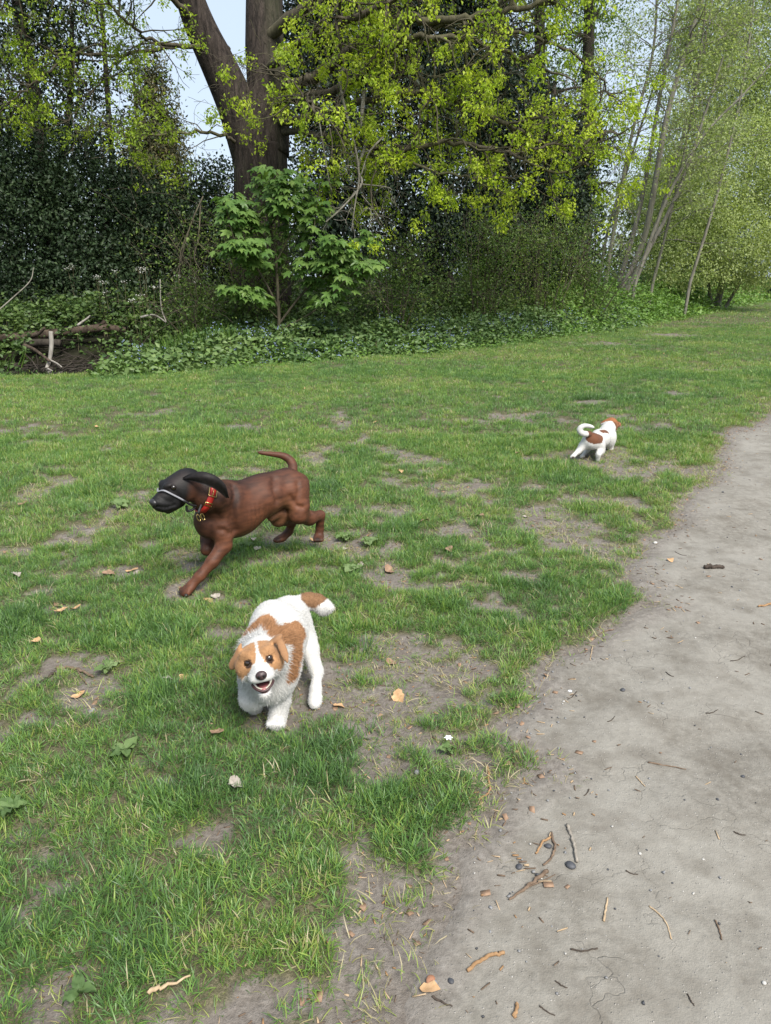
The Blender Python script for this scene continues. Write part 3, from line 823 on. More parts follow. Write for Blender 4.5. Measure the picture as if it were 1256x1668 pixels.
    stemspec = [([(455, 560, Ys), (452, 480, Ys), (446, 400, Ys), (430, 330, Ys - .1), (425, 285, Ys - .1)], .035), ([(452, 500, Ys), (420, 440, Ys - .3), (385, 400, Ys - .5), (365, 330, Ys - .5)], .022),
                ([(452, 530, Ys), (500, 470, Ys - .1), (560, 430, Ys - .2), (600, 385, Ys - .2)], .022), ([(446, 400, Ys), (400, 360, Ys - .2), (375, 325, Ys - .3)], .016), ([(448, 430, Ys), (480, 360, Ys), (490, 290, Ys)], .018),
                ([(453, 520, Ys), (410, 480, Ys - .5), (370, 475, Ys - .6)], .014), ([(452, 490, Ys), (500, 420, Ys - .3), (520, 300, Ys - .1)], .018), ([(453, 540, Ys), (520, 500, Ys - .4), (580, 440, Ys - .5), (605, 435, Ys - .5)], .016),
                ([(446, 400, Ys), (410, 400, Ys - .6), (370, 405, Ys - .7)], .012), ([(440, 370, Ys), (460, 330, Ys - .4), (450, 280, Ys - .4)], .014), ([(500, 470, Ys - .1), (540, 420, Ys - .5), (545, 390, Ys - .6)], .012)]
    for pix, r in stemspec:
        c = spline([Pt(*q) for q in pix], 8)
        T.add(c, np.linspace(r, .006, len(c)), 7, .05, 2, cap=False)
        for t in np.linspace(.38, 1, 9):
            i = int(t * (len(c) - 1))
            shoots.append((c[i], unit(c[i] - c[i - 1])))
    link("stem", T.mesh("sycamore_stem"), M['twig'], syc)
    lobes = []
    for k in range(-80, 261, 10):                                   # palmate outline: five pointed lobes
        th = math.radians(k)
        best = 0
        for a, l in ((90, 1.0), (38, .86), (142, .86), (-12, .58), (192, .58)):
            dd = abs(k - a) / 30.0
            best = max(best, l * max(0.0, 1 - .62 * dd ** .8))
        best = max(best, .36)
        lobes.append((math.cos(th) * best, math.sin(th) * best))
    meshes = []
    for q in range(4):
        lr = np.random.default_rng(40 + q)
        vs = [(0, 0, 0)] + [(x * .135, y * .135, -.28 * .135 * (x * x + (y - .1) ** 2) + lr.normal() * .003) for x, y in lobes]
        fs = np.array([(0, i, i + 1) for i in range(1, len(lobes))])
        me = mesh_np("sycamore_leaf", np.array(vs), fs, np.full(len(vs), (.2, .42, .6, .85)[q]))
        me.materials.append(M['sycamore'])
        meshes.append(me)
    nleaf = 0
    per = 3
    for (p, d) in shoots:
        for j in range(per):
            if nleaf >= 296: break
            a = rng.uniform(0, 2 * math.pi)
            out = unit(np.array((math.cos(a), math.sin(a) - .35, 0)))
            pos = p + out * rng.uniform(.08, .2) + np.array((0, 0, rng.uniform(-.02, .10)))
            tipd = unit(out + np.array((0, 0, -rng.uniform(.25, .9))))
            nor = unit(np.array((0, -.55, .9)) + out * .5 + rng.normal(size=3) * .25)
            sd = unit(np.cross(tipd, nor)); nor = np.cross(sd, tipd)
            s = rng.uniform(.75, 1.2)
            R = Matrix(((sd[0], tipd[0], nor[0], 0), (sd[1], tipd[1], nor[1], 0), (sd[2], tipd[2], nor[2], 0), (0, 0, 0, 1)))
            o = bpy.data.objects.new("leaf", meshes[int(rng.integers(4))])
            COL.objects.link(o)
            o.parent = syc
            o.matrix_local = Matrix.Translation(Vector(pos) - Vector(syc.location)) @ R @ Matrix.Diagonal((s, s, s, 1))
            nleaf += 1

    base = np.array([v.co[:] for v in meshes[0].vertices]); k = len(base); n = 1400
    V, F, Tn = [], [], []
    for i in range(n):                                                # the leaves further in, beyond those picked out one by one
        p, d = shoots[int(rng.integers(len(shoots)))]
        a = rng.uniform(0, 6.283); out = unit(np.array((math.cos(a), math.sin(a), 0)))
        tipd = unit(out + np.array((0, 0, -rng.uniform(.2, .9)))); nor = unit(np.array((0, -.4, 1.0)) + out * .5 + rng.normal(size=3) * .3)
        sd = unit(np.cross(tipd, nor)); nor = np.cross(sd, tipd)
        pos = p + out * rng.uniform(.05, .30) + np.array((0, .08, rng.uniform(-.12, .10)))
        V.append(pos + (base * rng.uniform(.6, 1.1)) @ np.stack((sd, tipd, nor))); F.append(np.array([(0, j, j + 1) for j in range(1, k - 1)]) + i * k); Tn.append(np.full(k, rng.uniform(.05, .8)))
    o = link("foliage", mesh_np("sycamore_foliage", np.concatenate(V), np.concatenate(F), np.concatenate(Tn)), M['sycamore'], syc, smooth=False); o['kind'] = 'stuff'

    # --- fallen log and broken branches over the stream
    def lying(name, label, cat, specs, mat, group=None):
        root = tag(empty(name, tuple(Pt(*specs[0][0][0]))), label, cat, group)
        for nm, (pix, r0, r1) in zip(["trunk"] + ["branch"] * 9, specs):
            T = Tubes()
            c = spline([Pt(*q) for q in pix], 7)
            T.add(c, np.linspace(r0, r1, len(c)), 12, .16, int(rng.integers(99)))
            link(nm, T.mesh(name + "_" + nm), mat, root)
        return root
    lying("fallen_log", "long brown fallen log lying across the far bank of the stream", "log",
          [([(-60, 556, 13.0), (40, 548, 13.1), (110, 540, 13.2), (170, 534, 13.3), (204, 538, 13.4)], .085, .055), ([(40, 549, 13.1), (60, 545, 12.9), (72, 534, 12.8)], .04, .02), ([(150, 535, 13.3), (165, 528, 13.3), (170, 523, 13.3)], .045, .03)], M['logbark'])
    lying("fallen_log", "short dark log stub below the long log, at the stream's left", "log", [([(35, 562, 12.9), (65, 558, 12.9), (98, 559, 12.9)], .07, .06)], M['darkbark'])
    lying("broken_branch", "white peeled branch standing upright in the stream", "branch", [([(82, 540, 12.4), (83, 562, 12.35), (80, 586, 12.3), (73, 606, 12.2)], .035, .028), ([(80, 586, 12.3), (92, 592, 12.2), (100, 598, 12.1)], .016, .01)], M['deadwood'])
    lying("broken_branch", "brown broken branch slanting down to the foot of the white peeled branch", "branch", [([(38, 562, 12.6), (56, 570, 12.4), (80, 588, 12.2)], .03, .02)], M['logbark'])
    lying("broken_branch", "thin dead stick dipping into the stream water", "branch", [([(76, 600, 12.0), (90, 607, 11.9), (104, 617, 11.8)], .012, .008)], M['deadwood'])
    lying("broken_branch", "pale dead branch resting on the right end of the long log", "branch", [([(125, 530, 13.0), (142, 518, 13.1), (146, 514, 13.1)], .02, .01)], M['deadwood'])
    lying("broken_branch", "forked pale dead stick on the bank right of the log", "branch", [([(228, 517, 13.4), (250, 513, 13.4), (270, 525, 13.3)], .02, .012), ([(270, 525, 13.3), (262, 500, 13.4), (260, 455, 13.5)], .012, .008)], M['deadwood'])
    lying("broken_branch", "long thin bare grey shoot arching up at the left edge above the stream", "branch", [([(-20, 520, 12.4), (20, 485, 12.6), (48, 458, 12.8), (54, 436, 12.9)], .012, .006)], M['greybark'])
    T = Tubes()                                                       # debris in the stream bed
    for k in range(190):
        p = np.array((rng.uniform(-6.2, -3.8), 11.6 + 1.9 * rng.random() ** .6, 0)); p[2] = max(gz(p[None, :2])[0], WATER_Z) + .01
        d = unit(rng.normal(size=3) * np.array((1, 1, .3)))
        T.add(np.array((p, p + d * .15 + np.array((0, 0, .02)), p + d * rng.uniform(.2, .55) - np.array((0, 0, .04)))), [rng.uniform(.006, .016), .009, .005], 4, cap=False)
    tag(link("stream_debris", T.mesh("stream_debris"), M['darkbark']), kind='stuff')
    # thicket edge: a glimpse of a shed roof through the trees
    return M

# ------------------------------------------------------------------ undergrowth along the far edge of the lawn
def build_undergrowth(M):
    rng = np.random.default_rng(21)
    mats = {
        'nettle': leaf_mat("nettle leaf", [(0, (.045, .10, .018)), (.5, (.095, .19, .035)), (1, (.18, .29, .055))], .3, .5),
        'alkanet': leaf_mat("alkanet leaf", [(0, (.030, .065, .020)), (.5, (.075, .135, .040)), (1, (.15, .22, .070))], .22, .5),
        'bramble': leaf_mat("bramble leaf", [(0, (.026, .055, .015)), (.5, (.065, .115, .030)), (1, (.13, .19, .052))], .25, .5),
        'stem': plain_mat("dry stem", (.09, .085, .045), (.16, .14, .08)),
        'blue': leaf_mat("blue flower petal", [(0, (.24, .32, .58)), (1, (.42, .50, .78))], .3, .6, tcol=(1, 1, 1)),
        'white': leaf_mat("white flower petal", [(0, (.55, .56, .50)), (1, (.8, .8, .76))], .3, .6, tcol=(1, 1, 1)),
    }
    def band(name, label, mat, n, xr, dr, hfun, size, asp=.7, tints=(.1, .9), seed=0, stems=0, up=.6, clus=9, cs=.09, cond=None):
        """Leafy mounds: leaves fill a height field that swells and dips."""
        k = n // clus
        x = rng.uniform(*xr, k * 3); y = np.interp(x, FRONT[:, 0], FRONT[:, 1])
        dep = rng.uniform(dr[0], dr[1], k * 3)
        sl = np.interp(x, (-8, -2, 0, 3, 8, 20), (.97, .88, .85, .72, .62, .5))
        p = np.stack((x, y + dep / sl), 1)
        wob = (fbm(p, 1.1, seed + 5, 2) - .5) * .9
        ok = (dep + wob > dr[0]) & (dep + wob < dr[1] + .4)
        ok &= ~((p[:, 0] < -3.95) & (p[:, 0] > -6.0) & (p[:, 1] > 9.7) & (p[:, 1] < 12.75 + .7 * rng.random(len(p))))
        if cond is not None: ok &= cond(p)
        p = p[ok][:k]; dep = dep[ok][:k]
        H = hfun(p, dep) * (.55 + .9 * fbm(p, 1.7, seed, 3))
        q = rng.random(len(p)) ** .6
        z = gz(p) + H * q
        c = np.column_stack((p, z))
        P = (c[:, None] + rng.normal(size=(len(c), clus, 3)) * cs * np.array((1, 1, .6))).reshape(-1, 3)
        hq = np.repeat(q, clus)
        P[:, 2] = np.maximum(P[:, 2], gz(P[:, :2]) + .01)
        m = len(P)
        ax = unit(rand_dirs(rng, m) * np.array((1, 1, .35)) + np.array((0, -.2, .05)))
        nor = unit(rand_dirs(rng, m) * .6 + np.array((0, -.25, up)))
        tint = np.clip(tints[0] + (tints[1] - tints[0]) * (.25 + .6 * fbm(P, 2.2, seed + 9, 2) + rng.normal(size=m) * .18), 0, 1)
        ln = size * rng.uniform(.6, 1.3, m)
        tag(link(name, leaves_mesh(name, P, ax, nor, ln, ln * asp, tint), mat, smooth=False), kind='stuff')
        if stems:
            T = Tubes()
            for i in rng.integers(0, len(c), stems):
                b = np.array((*c[i, :2], gz(c[i:i + 1, :2])[0]))
                e = c[i] + rng.normal(size=3) * .05 + np.array((0, 0, .08))
                T.add(np.array((b, (b + e) / 2 + rng.normal(size=3) * .02, e)), [.005, .004, .002], 3, cap=False)
            tag(link(name.replace('patch', 'stems').replace('bank', 'stems'), T.mesh(name + "_stems"), mats['stem']), kind='stuff')
        return c, H
    ramp_up = lambda h, d0: (lambda p, d: h * sstep(-.25, d0, d))
    # blue-flowered alkanet along the edge
    a, aH = band("alkanet_patch", "", mats['alkanet'], 24000, (-4.6, 7.2), (-.25, 1.35), ramp_up(.46, .9), .10, .55, (.0, 1), 3, 260)
    # nettles running away on the right
    band("nettle_patch", "", mats['nettle'], 26000, (4.0, 12), (-.2, 4.5), ramp_up(.95, 1.2), .10, .62, (.2, .95), 13, 200)
    band("nettle_patch", "", mats['nettle'], 20000, (9.5, 26), (-.2, 8.0), ramp_up(1.0, 1.5), .16, .62, (.3, 1), 17, 0, cs=.16)
    # bramble and mixed growth behind
    band("bramble_bank", "", mats['bramble'], 26000, (-9.5, -1.5), (.9, 4.6), lambda p, d: .30 + .42 * sstep(1.0, 4, d), .085, .65, (.05, .95), 23, 260)
    band("bramble_bank", "", mats['bramble'], 20000, (-2, 8), (1.0, 3.6), lambda p, d: .45 + .3 * sstep(1, 3, d), .08, .6, (0, .8), 29, 300)
    band("low_bramble", "", mats['nettle'], 9000, (-9.5, -3.2), (-.15, 1.0), ramp_up(.26, .8), .07, .6, (.0, .8), 37, 0)
    band('edge_weeds', '', mats['nettle'], 6500, (-4.3, 7.5), (-.35, .5), ramp_up(.22, .5), .07, .5, (.3, 1), 43, 0)
    band('bramble_bank', '', mats['bramble'], 14000, (-1.5, 7), (1.6, 4.4), lambda p, d: .9 + .5 * sstep(2, 4, d), .085, .6, (0, .9), 47, 120)
    # grassy reeds
    k = 2600
    x = np.concatenate((rng.normal(-3.2, .35, k // 2), rng.uniform(-9, 5, k // 2))); dd = np.concatenate((rng.uniform(.6, 1.9, k // 2), rng.uniform(.8, 3, k // 2)))
    y = np.interp(x, FRONT[:, 0], FRONT[:, 1]) + dd
    kk = ~((x < -3.8) & (x > -6.0) & (y < 13.2)); x, y = x[kk], y[kk]; k = len(x)
    P = np.column_stack((x, y, gz(np.stack((x, y), 1))))
    ax = unit(np.column_stack((rng.normal(size=k) * .35, rng.normal(size=k) * .35, np.ones(k))))
    tag(link("tall_grass", leaves_mesh("tall_grass", P, ax, rand_dirs(rng, k), rng.uniform(.3, .65, k), .014, rng.random(k), .1), mats['nettle'], smooth=False), kind='stuff')
    # flowers
    def florets(name, cen, per, spread, size, mat):
        P = (cen[:, None] + rng.normal(size=(len(cen), per, 3)) * spread).reshape(-1, 3)
        m = len(P)
        tag(link(name, leaves_mesh(name, P, unit(rand_dirs(rng, m) + np.array((0, -.3, 0))), unit(rand_dirs(rng, m) * .5 + np.array((0, -.6, .6))), size * rng.uniform(.7, 1.3, m), size, rng.random(m)), mat, smooth=False), kind='stuff')
    sel = rng.choice(len(a), min(len(a), 700), replace=False)
    keep = sel[fbm(a[sel], .9, 88, 2) > .52]
    c = a[keep].copy(); c[:, 2] = gz(c[:, :2]) + aH[keep] * rng.uniform(.75, 1.12, len(keep)) + .03
    florets("blue_flowers", c, 6, .04, .018, mats['blue'])
    # cow parsley: flat white umbels on stems
    spots = [(110, 440, 14.0), (118, 436, 14.1), (160, 455, 13.9), (166, 462, 13.8), (172, 478, 13.7), (225, 440, 14), (232, 446, 14), (236, 441, 14), (215, 492, 13.5), (226, 484, 13.6), (155, 452, 13.9), (203, 462, 13.8), (310, 455, 13.6), (318, 462, 13.5), (290, 452, 13.8), (250, 470, 13.7), (188, 445, 14.0)]
    um = plain_mat("white umbel", (.55, .55, .48), (.75, .75, .7))
    for i, s in enumerate(spots):
        top = Pt(*s); b = np.array((top[0] + rng.normal() * .06, top[1] + .05, gz(top[None, :2])[0]))
        root = tag(empty("cow_parsley", tuple(b)), "white-flowered cow parsley stem among the brambles below the dark thicket", "plant", "cow parsley among the brambles")
        T = Tubes(); T.add(spline([b, (b + top) / 2 + rng.normal(size=3) * .02, top], 4), np.linspace(.006, .003, 9), 4, cap=False)
        for j in range(6):
            d = rng.normal(size=3) * np.array((.05, .05, .01)) + np.array((0, 0, .03))
            T.add(np.array((top - np.array((0, 0, .02)), top + d)), [.002, .0015], 3, cap=False)
        link("stem", T.mesh("parsley_stem"), mats['stem'], root)
        P = top + rng.normal(size=(16, 3)) * np.array((.04, .04, .015)) + np.array((0, 0, .03)); m = len(P)
        o = link("flower_head", leaves_mesh("parsley_umbel", P, rand_dirs(rng, m), unit(rand_dirs(rng, m) * .4 + np.array((0, -.3, 1))), .02, .018, rng.random(m)), mats['white'], root, smooth=False)
    # pale blue-green broad leaves at the stream mouth
    band("pale_weeds", "", mats['alkanet'], 3600, (-4.4, -2.2), (-.3, .9), ramp_up(.30, .5), .10, .6, (.5, 1), 53, 0)

# ------------------------------------------------------------------ grass
def scatter(name, P, rot, scl, tint, idx, sources, kind='stuff'):
    """One stuff object: instances of the source tufts on its points."""
    me = bpy.data.meshes.new(name)
    n = len(P)
    me.vertices.add(n)
    me.vertices.foreach_set('co', np.asarray(P, np.float32).ravel())
    for nm, ty, arr, key in (('rot', 'FLOAT_VECTOR', rot, 'vector'), ('scl', 'FLOAT', scl, 'value'), ('tint', 'FLOAT', tint, 'value'), ('idx', 'INT', idx, 'value')):
        a = me.attributes.new(nm, ty, 'POINT')
        a.data.foreach_set(key, np.asarray(arr, np.int32 if ty == 'INT' else np.float32).ravel())
    o = bpy.data.objects.new(name, me)
    COL.objects.link(o)
    ng = bpy.data.node_groups.new(name + " scatter", 'GeometryNodeTree')
    ng.interface.new_socket("Geometry", in_out='INPUT', socket_type='NodeSocketGeometry')
    ng.interface.new_socket("Geometry", in_out='OUTPUT', socket_type='NodeSocketGeometry')
    N, L = ng.nodes, ng.links
    gi, go = N.new('NodeGroupInput'), N.new('NodeGroupOutput')
    iop = N.new('GeometryNodeInstanceOnPoints')
    jn = N.new('GeometryNodeJoinGeometry')
    for s in reversed(sources):                                     # the join lists its links last first
        oi = N.new('GeometryNodeObjectInfo'); oi.transform_space = 'ORIGINAL'
        oi.inputs['Object'].default_value = s; oi.inputs['As Instance'].default_value = True
        L.new(oi.outputs['Geometry'], jn.inputs[0])
    def attr(nm, ty):
        a = N.new('GeometryNodeInputNamedAttribute'); a.data_type = ty; a.inputs['Name'].default_value = nm
        return a.outputs['Attribute']
    e2r = N.new('FunctionNodeEulerToRotation')
    L.new(attr('rot', 'FLOAT_VECTOR'), e2r.inputs[0])
    L.new(gi.outputs[0], iop.inputs['Points']); L.new(jn.outputs[0], iop.inputs['Instance'])
    iop.inputs['Pick Instance'].default_value = True
    L.new(attr('idx', 'INT'), iop.inputs['Instance Index'])
    L.new(e2r.outputs[0], iop.inputs['Rotation']); L.new(attr('scl', 'FLOAT'), iop.inputs['Scale'])
    L.new(iop.outputs[0], go.inputs[0])
    md = o.modifiers.new("scatter", 'NODES'); md.node_group = ng
    return tag(o, kind=kind)

def tuft(name, rng, nb, radius, hmin, hmax, width, lean, mat, parent, loc, segs=3, tj=.15):
    V, F, C = [], [], []
    n = 0
    for b in range(nb):
        r = radius * math.sqrt(rng.random()); a = rng.uniform(0, 2 * math.pi)
        p = np.array((r * math.cos(a), r * math.sin(a), -.006))
        a2 = a + rng.normal() * 1.0
        le = lean[0] + (lean[1] - lean[0]) * rng.random()
        out = np.array((math.cos(a2), math.sin(a2), 0))
        h = rng.uniform(hmin, hmax)
        sd = np.array((-out[1], out[0], 0)) * math.cos(rng.normal() * .6) + np.array((0, 0, 1)) * .0
        sd = unit(sd + out * rng.normal() * .4)
        pts = [p]; ang = le * .35
        for s in range(segs):
            ang += le * .75 / segs * (1 + rng.normal() * .25)
            pts.append(pts[-1] + (out * math.sin(ang) + np.array((0, 0, math.cos(ang)))) * h / segs)
        w = width * rng.uniform(.65, 1.2)
        c = rng.normal() * tj
        for s, q in enumerate(pts):
            ww = w * (1.0, .95, .7, 0, 0)[s] if segs == 3 else w * (1, .8, 0)[s]
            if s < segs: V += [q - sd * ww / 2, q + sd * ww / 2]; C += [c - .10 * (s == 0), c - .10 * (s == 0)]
            else: V += [q]; C += [c + .05]
        for s in range(segs - 1):
            k = n + 2 * s
            F += [(k, k + 1, k + 3), (k, k + 3, k + 2)]
        k = n + 2 * (segs - 1)
        F += [(k, k + 1, k + 2)]
        n += 2 * segs + 1
    me = mesh_np(name, np.array(V), np.array(F), np.array(C))
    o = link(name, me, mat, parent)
    o.location = Vector(loc)
    o.matrix_parent_inverse = Matrix.Identity(4)
    tag(o, kind='stuff')
    return o

def build_grass():
    rng = np.random.default_rng(99)
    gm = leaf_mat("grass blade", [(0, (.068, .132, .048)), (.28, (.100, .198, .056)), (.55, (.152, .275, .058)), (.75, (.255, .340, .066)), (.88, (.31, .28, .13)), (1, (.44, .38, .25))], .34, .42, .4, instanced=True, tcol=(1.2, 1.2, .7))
    root = tag(empty("lawn", (0, 0, 0)), kind='stuff')
    def src(nm, spots, *a, **k):
        out = []
        for s in spots:
            g = Gp(*s); g[2] = gz(g[None, :2])[0]
            out.append(tuft(nm, rng, *a, mat=gm, parent=root, loc=g, **k))
        return out
    near = src("grass_tuft", [(100, 1300), (560, 1250), (620, 1200), (200, 1040), (330, 1300), (150, 1560), (520, 1450), (700, 1320)], 28, .05, .028, .070, .0037, (.35, 1.6))
    tall = src("grass_tuft", [(590, 1060), (160, 1420), (640, 1300), (30, 1010)], 30, .045, .05, .100, .0039, (.3, 1.45))
    mid = src("grass_tuft", [(150, 760), (380, 700), (700, 800), (900, 700)], 30, .085, .03, .075, .0055, (.3, 1.3), segs=2)
    far = src("grass_tuft", [(400, 640), (700, 600), (1000, 600)], 40, .24, .025, .055, .012, (.2, 1.2), segs=2)
    dry = src("grass_tuft", [(880, 1060), (520, 1600)], 16, .06, .02, .07, .0026, (1.0, 1.9), tj=.1)
    def pts(dens, y0, y1, fall=None):
        A = (.56 * (y1 + y0) / 2 * 2 + 2.2) * (y1 - y0)
        n = int(dens * A * 1.4)
        y = rng.uniform(y0, y1, n); hw = .56 * y + 1.1
        x = rng.uniform(-1, 1, n) * (.56 * y1 + 1.1)
        k = abs(x) < hw
        p = np.stack((x[k], y[k]), 1)
        p = p[veg_depth(p) < .25]
        d = seg_dist(p, DITCH, False)
        return p[~((d < 1.25) & (p[:, 0] < -3))]
    # photographed tufts that stand taller and bluer
    lush = [(380, 705, 45, 18), (160, 795, 50, 20), (330, 700, 60, 20), (590, 1060, 60, 60), (20, 1030, 45, 50), (240, 1040, 120, 30), (900, 770, 70, 22), (560, 1240, 90, 60),
            (680, 1330, 110, 50), (650, 1440, 90, 50), (830, 1225, 50, 30), (840, 1140, 50, 25), (330, 1300, 120, 40), (250, 1480, 140, 60), (210, 1560, 90, 50), (720, 985, 45, 18), (620, 870, 60, 20), (860, 955, 50, 18), (1010, 990, 30, 12), (40, 1500, 60, 60), (280, 1150, 80, 30), (540, 800, 50, 14), (1000, 650, 80, 8)]
    LU = []
    for cx, cy, rx, ry in lush:
        c = Gp(cx, cy); LU.append((c[0], c[1], abs(Gp(cx + rx, cy)[0] - c[0]), (Gp(cx, cy - ry)[1] - Gp(cx, cy + ry)[1]) / 2))
    def lushness(p):
        r = fbm(p, 1.9, 201, 3) * .9 - .22
        for x, y, rx, ry in LU:
            d = np.hypot((p[:, 0] - x) / (rx * 1.1), (p[:, 1] - y) / (ry * 1.1))
            r = np.maximum(r, 1 - sstep(.5, 1.2, d))
        return np.clip(r, 0, 1)
    def hue(p, lu):
        """Tint: bluish deep green where lush, yellower out on the lawn, straw near worn soil."""
        n = fbm(p, 1.1, 301, 3); n2 = fbm(p, 6, 311, 2)
        t = .40 + (n - .5) * .55 + (n2 - .5) * .35 - .10 * lu
        t += .22 * (1 - sstep(.35, .95, cover(p)))
        t += .10 * sstep(-.5, -.05, path_sd(p))
        t += .07 * sstep(2.6, 5.5, p[:, 1]) + .03 * sstep(7, 14, p[:, 1])
        return t
    P, R, S, T, I = [], [], [], [], []
    def put(p, base, cnt, smul, tadd=0.0, tilt=.25, gamma=1.0):
        cv = cover(p)
        k = rng.random(len(p)) < cv ** gamma
        p = p[k]; cv = cv[k]
        lu = lushness(p)
        n = len(p)
        P.append(np.column_stack((p, gfine(p) + .001))); R.append(np.column_stack((rng.normal(size=(n, 2)) * tilt, rng.uniform(0, 6.283, n))))
        S.append(smul * (.60 + .28 * lu) * (.86 + .14 * sstep(2.6, 4, p[:, 1])) * (.55 + .45 * cv) * rng.uniform(.75, 1.25, n))
        T.append(np.clip(hue(p, lu) + tadd + rng.normal(size=n) * .13, 0, .98))
        I.append(base + rng.integers(0, cnt, n))
    srcs = near + tall + mid + far + dry
    a, b, c, d = len(near), len(near) + len(tall), len(near) + len(tall) + len(mid), len(near) + len(tall) + len(mid) + len(far)
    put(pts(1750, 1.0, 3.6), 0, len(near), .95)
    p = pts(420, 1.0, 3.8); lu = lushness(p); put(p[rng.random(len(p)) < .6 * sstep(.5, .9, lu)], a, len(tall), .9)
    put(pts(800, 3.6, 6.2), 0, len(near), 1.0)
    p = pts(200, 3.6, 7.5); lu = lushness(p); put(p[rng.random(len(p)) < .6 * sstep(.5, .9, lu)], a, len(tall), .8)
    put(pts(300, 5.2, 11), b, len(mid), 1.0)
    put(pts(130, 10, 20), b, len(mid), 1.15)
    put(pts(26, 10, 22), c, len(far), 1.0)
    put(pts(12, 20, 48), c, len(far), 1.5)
    # straw-coloured dead blades lying in the worn parts
    p = pts(520, 1.0, 6.0); cv = cover(p); sd = path_sd(p)
    w = np.clip(1 - cv, .32, 1) * sstep(.12, -.02, sd)
    k = rng.random(len(p)) < w * .62
    p = p[k]; n = len(p)
    P.append(np.column_stack((p, gfine(p) + .001))); R.append(np.column_stack((rng.normal(size=(n, 2)) * .2, rng.uniform(0, 6.283, n)))); S.append(rng.uniform(.5, 1.0, n)); T.append(np.clip(.86 + rng.normal(size=n) * .12, .5, 1)); I.append(d + rng.integers(0, len(dry), n))
    P, R, S, T, I = map(np.concatenate, (P, R, S, T, I))
    print('tufts', len(P))
    # an index picks from the joined list in reverse order of linking
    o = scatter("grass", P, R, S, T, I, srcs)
    return gm

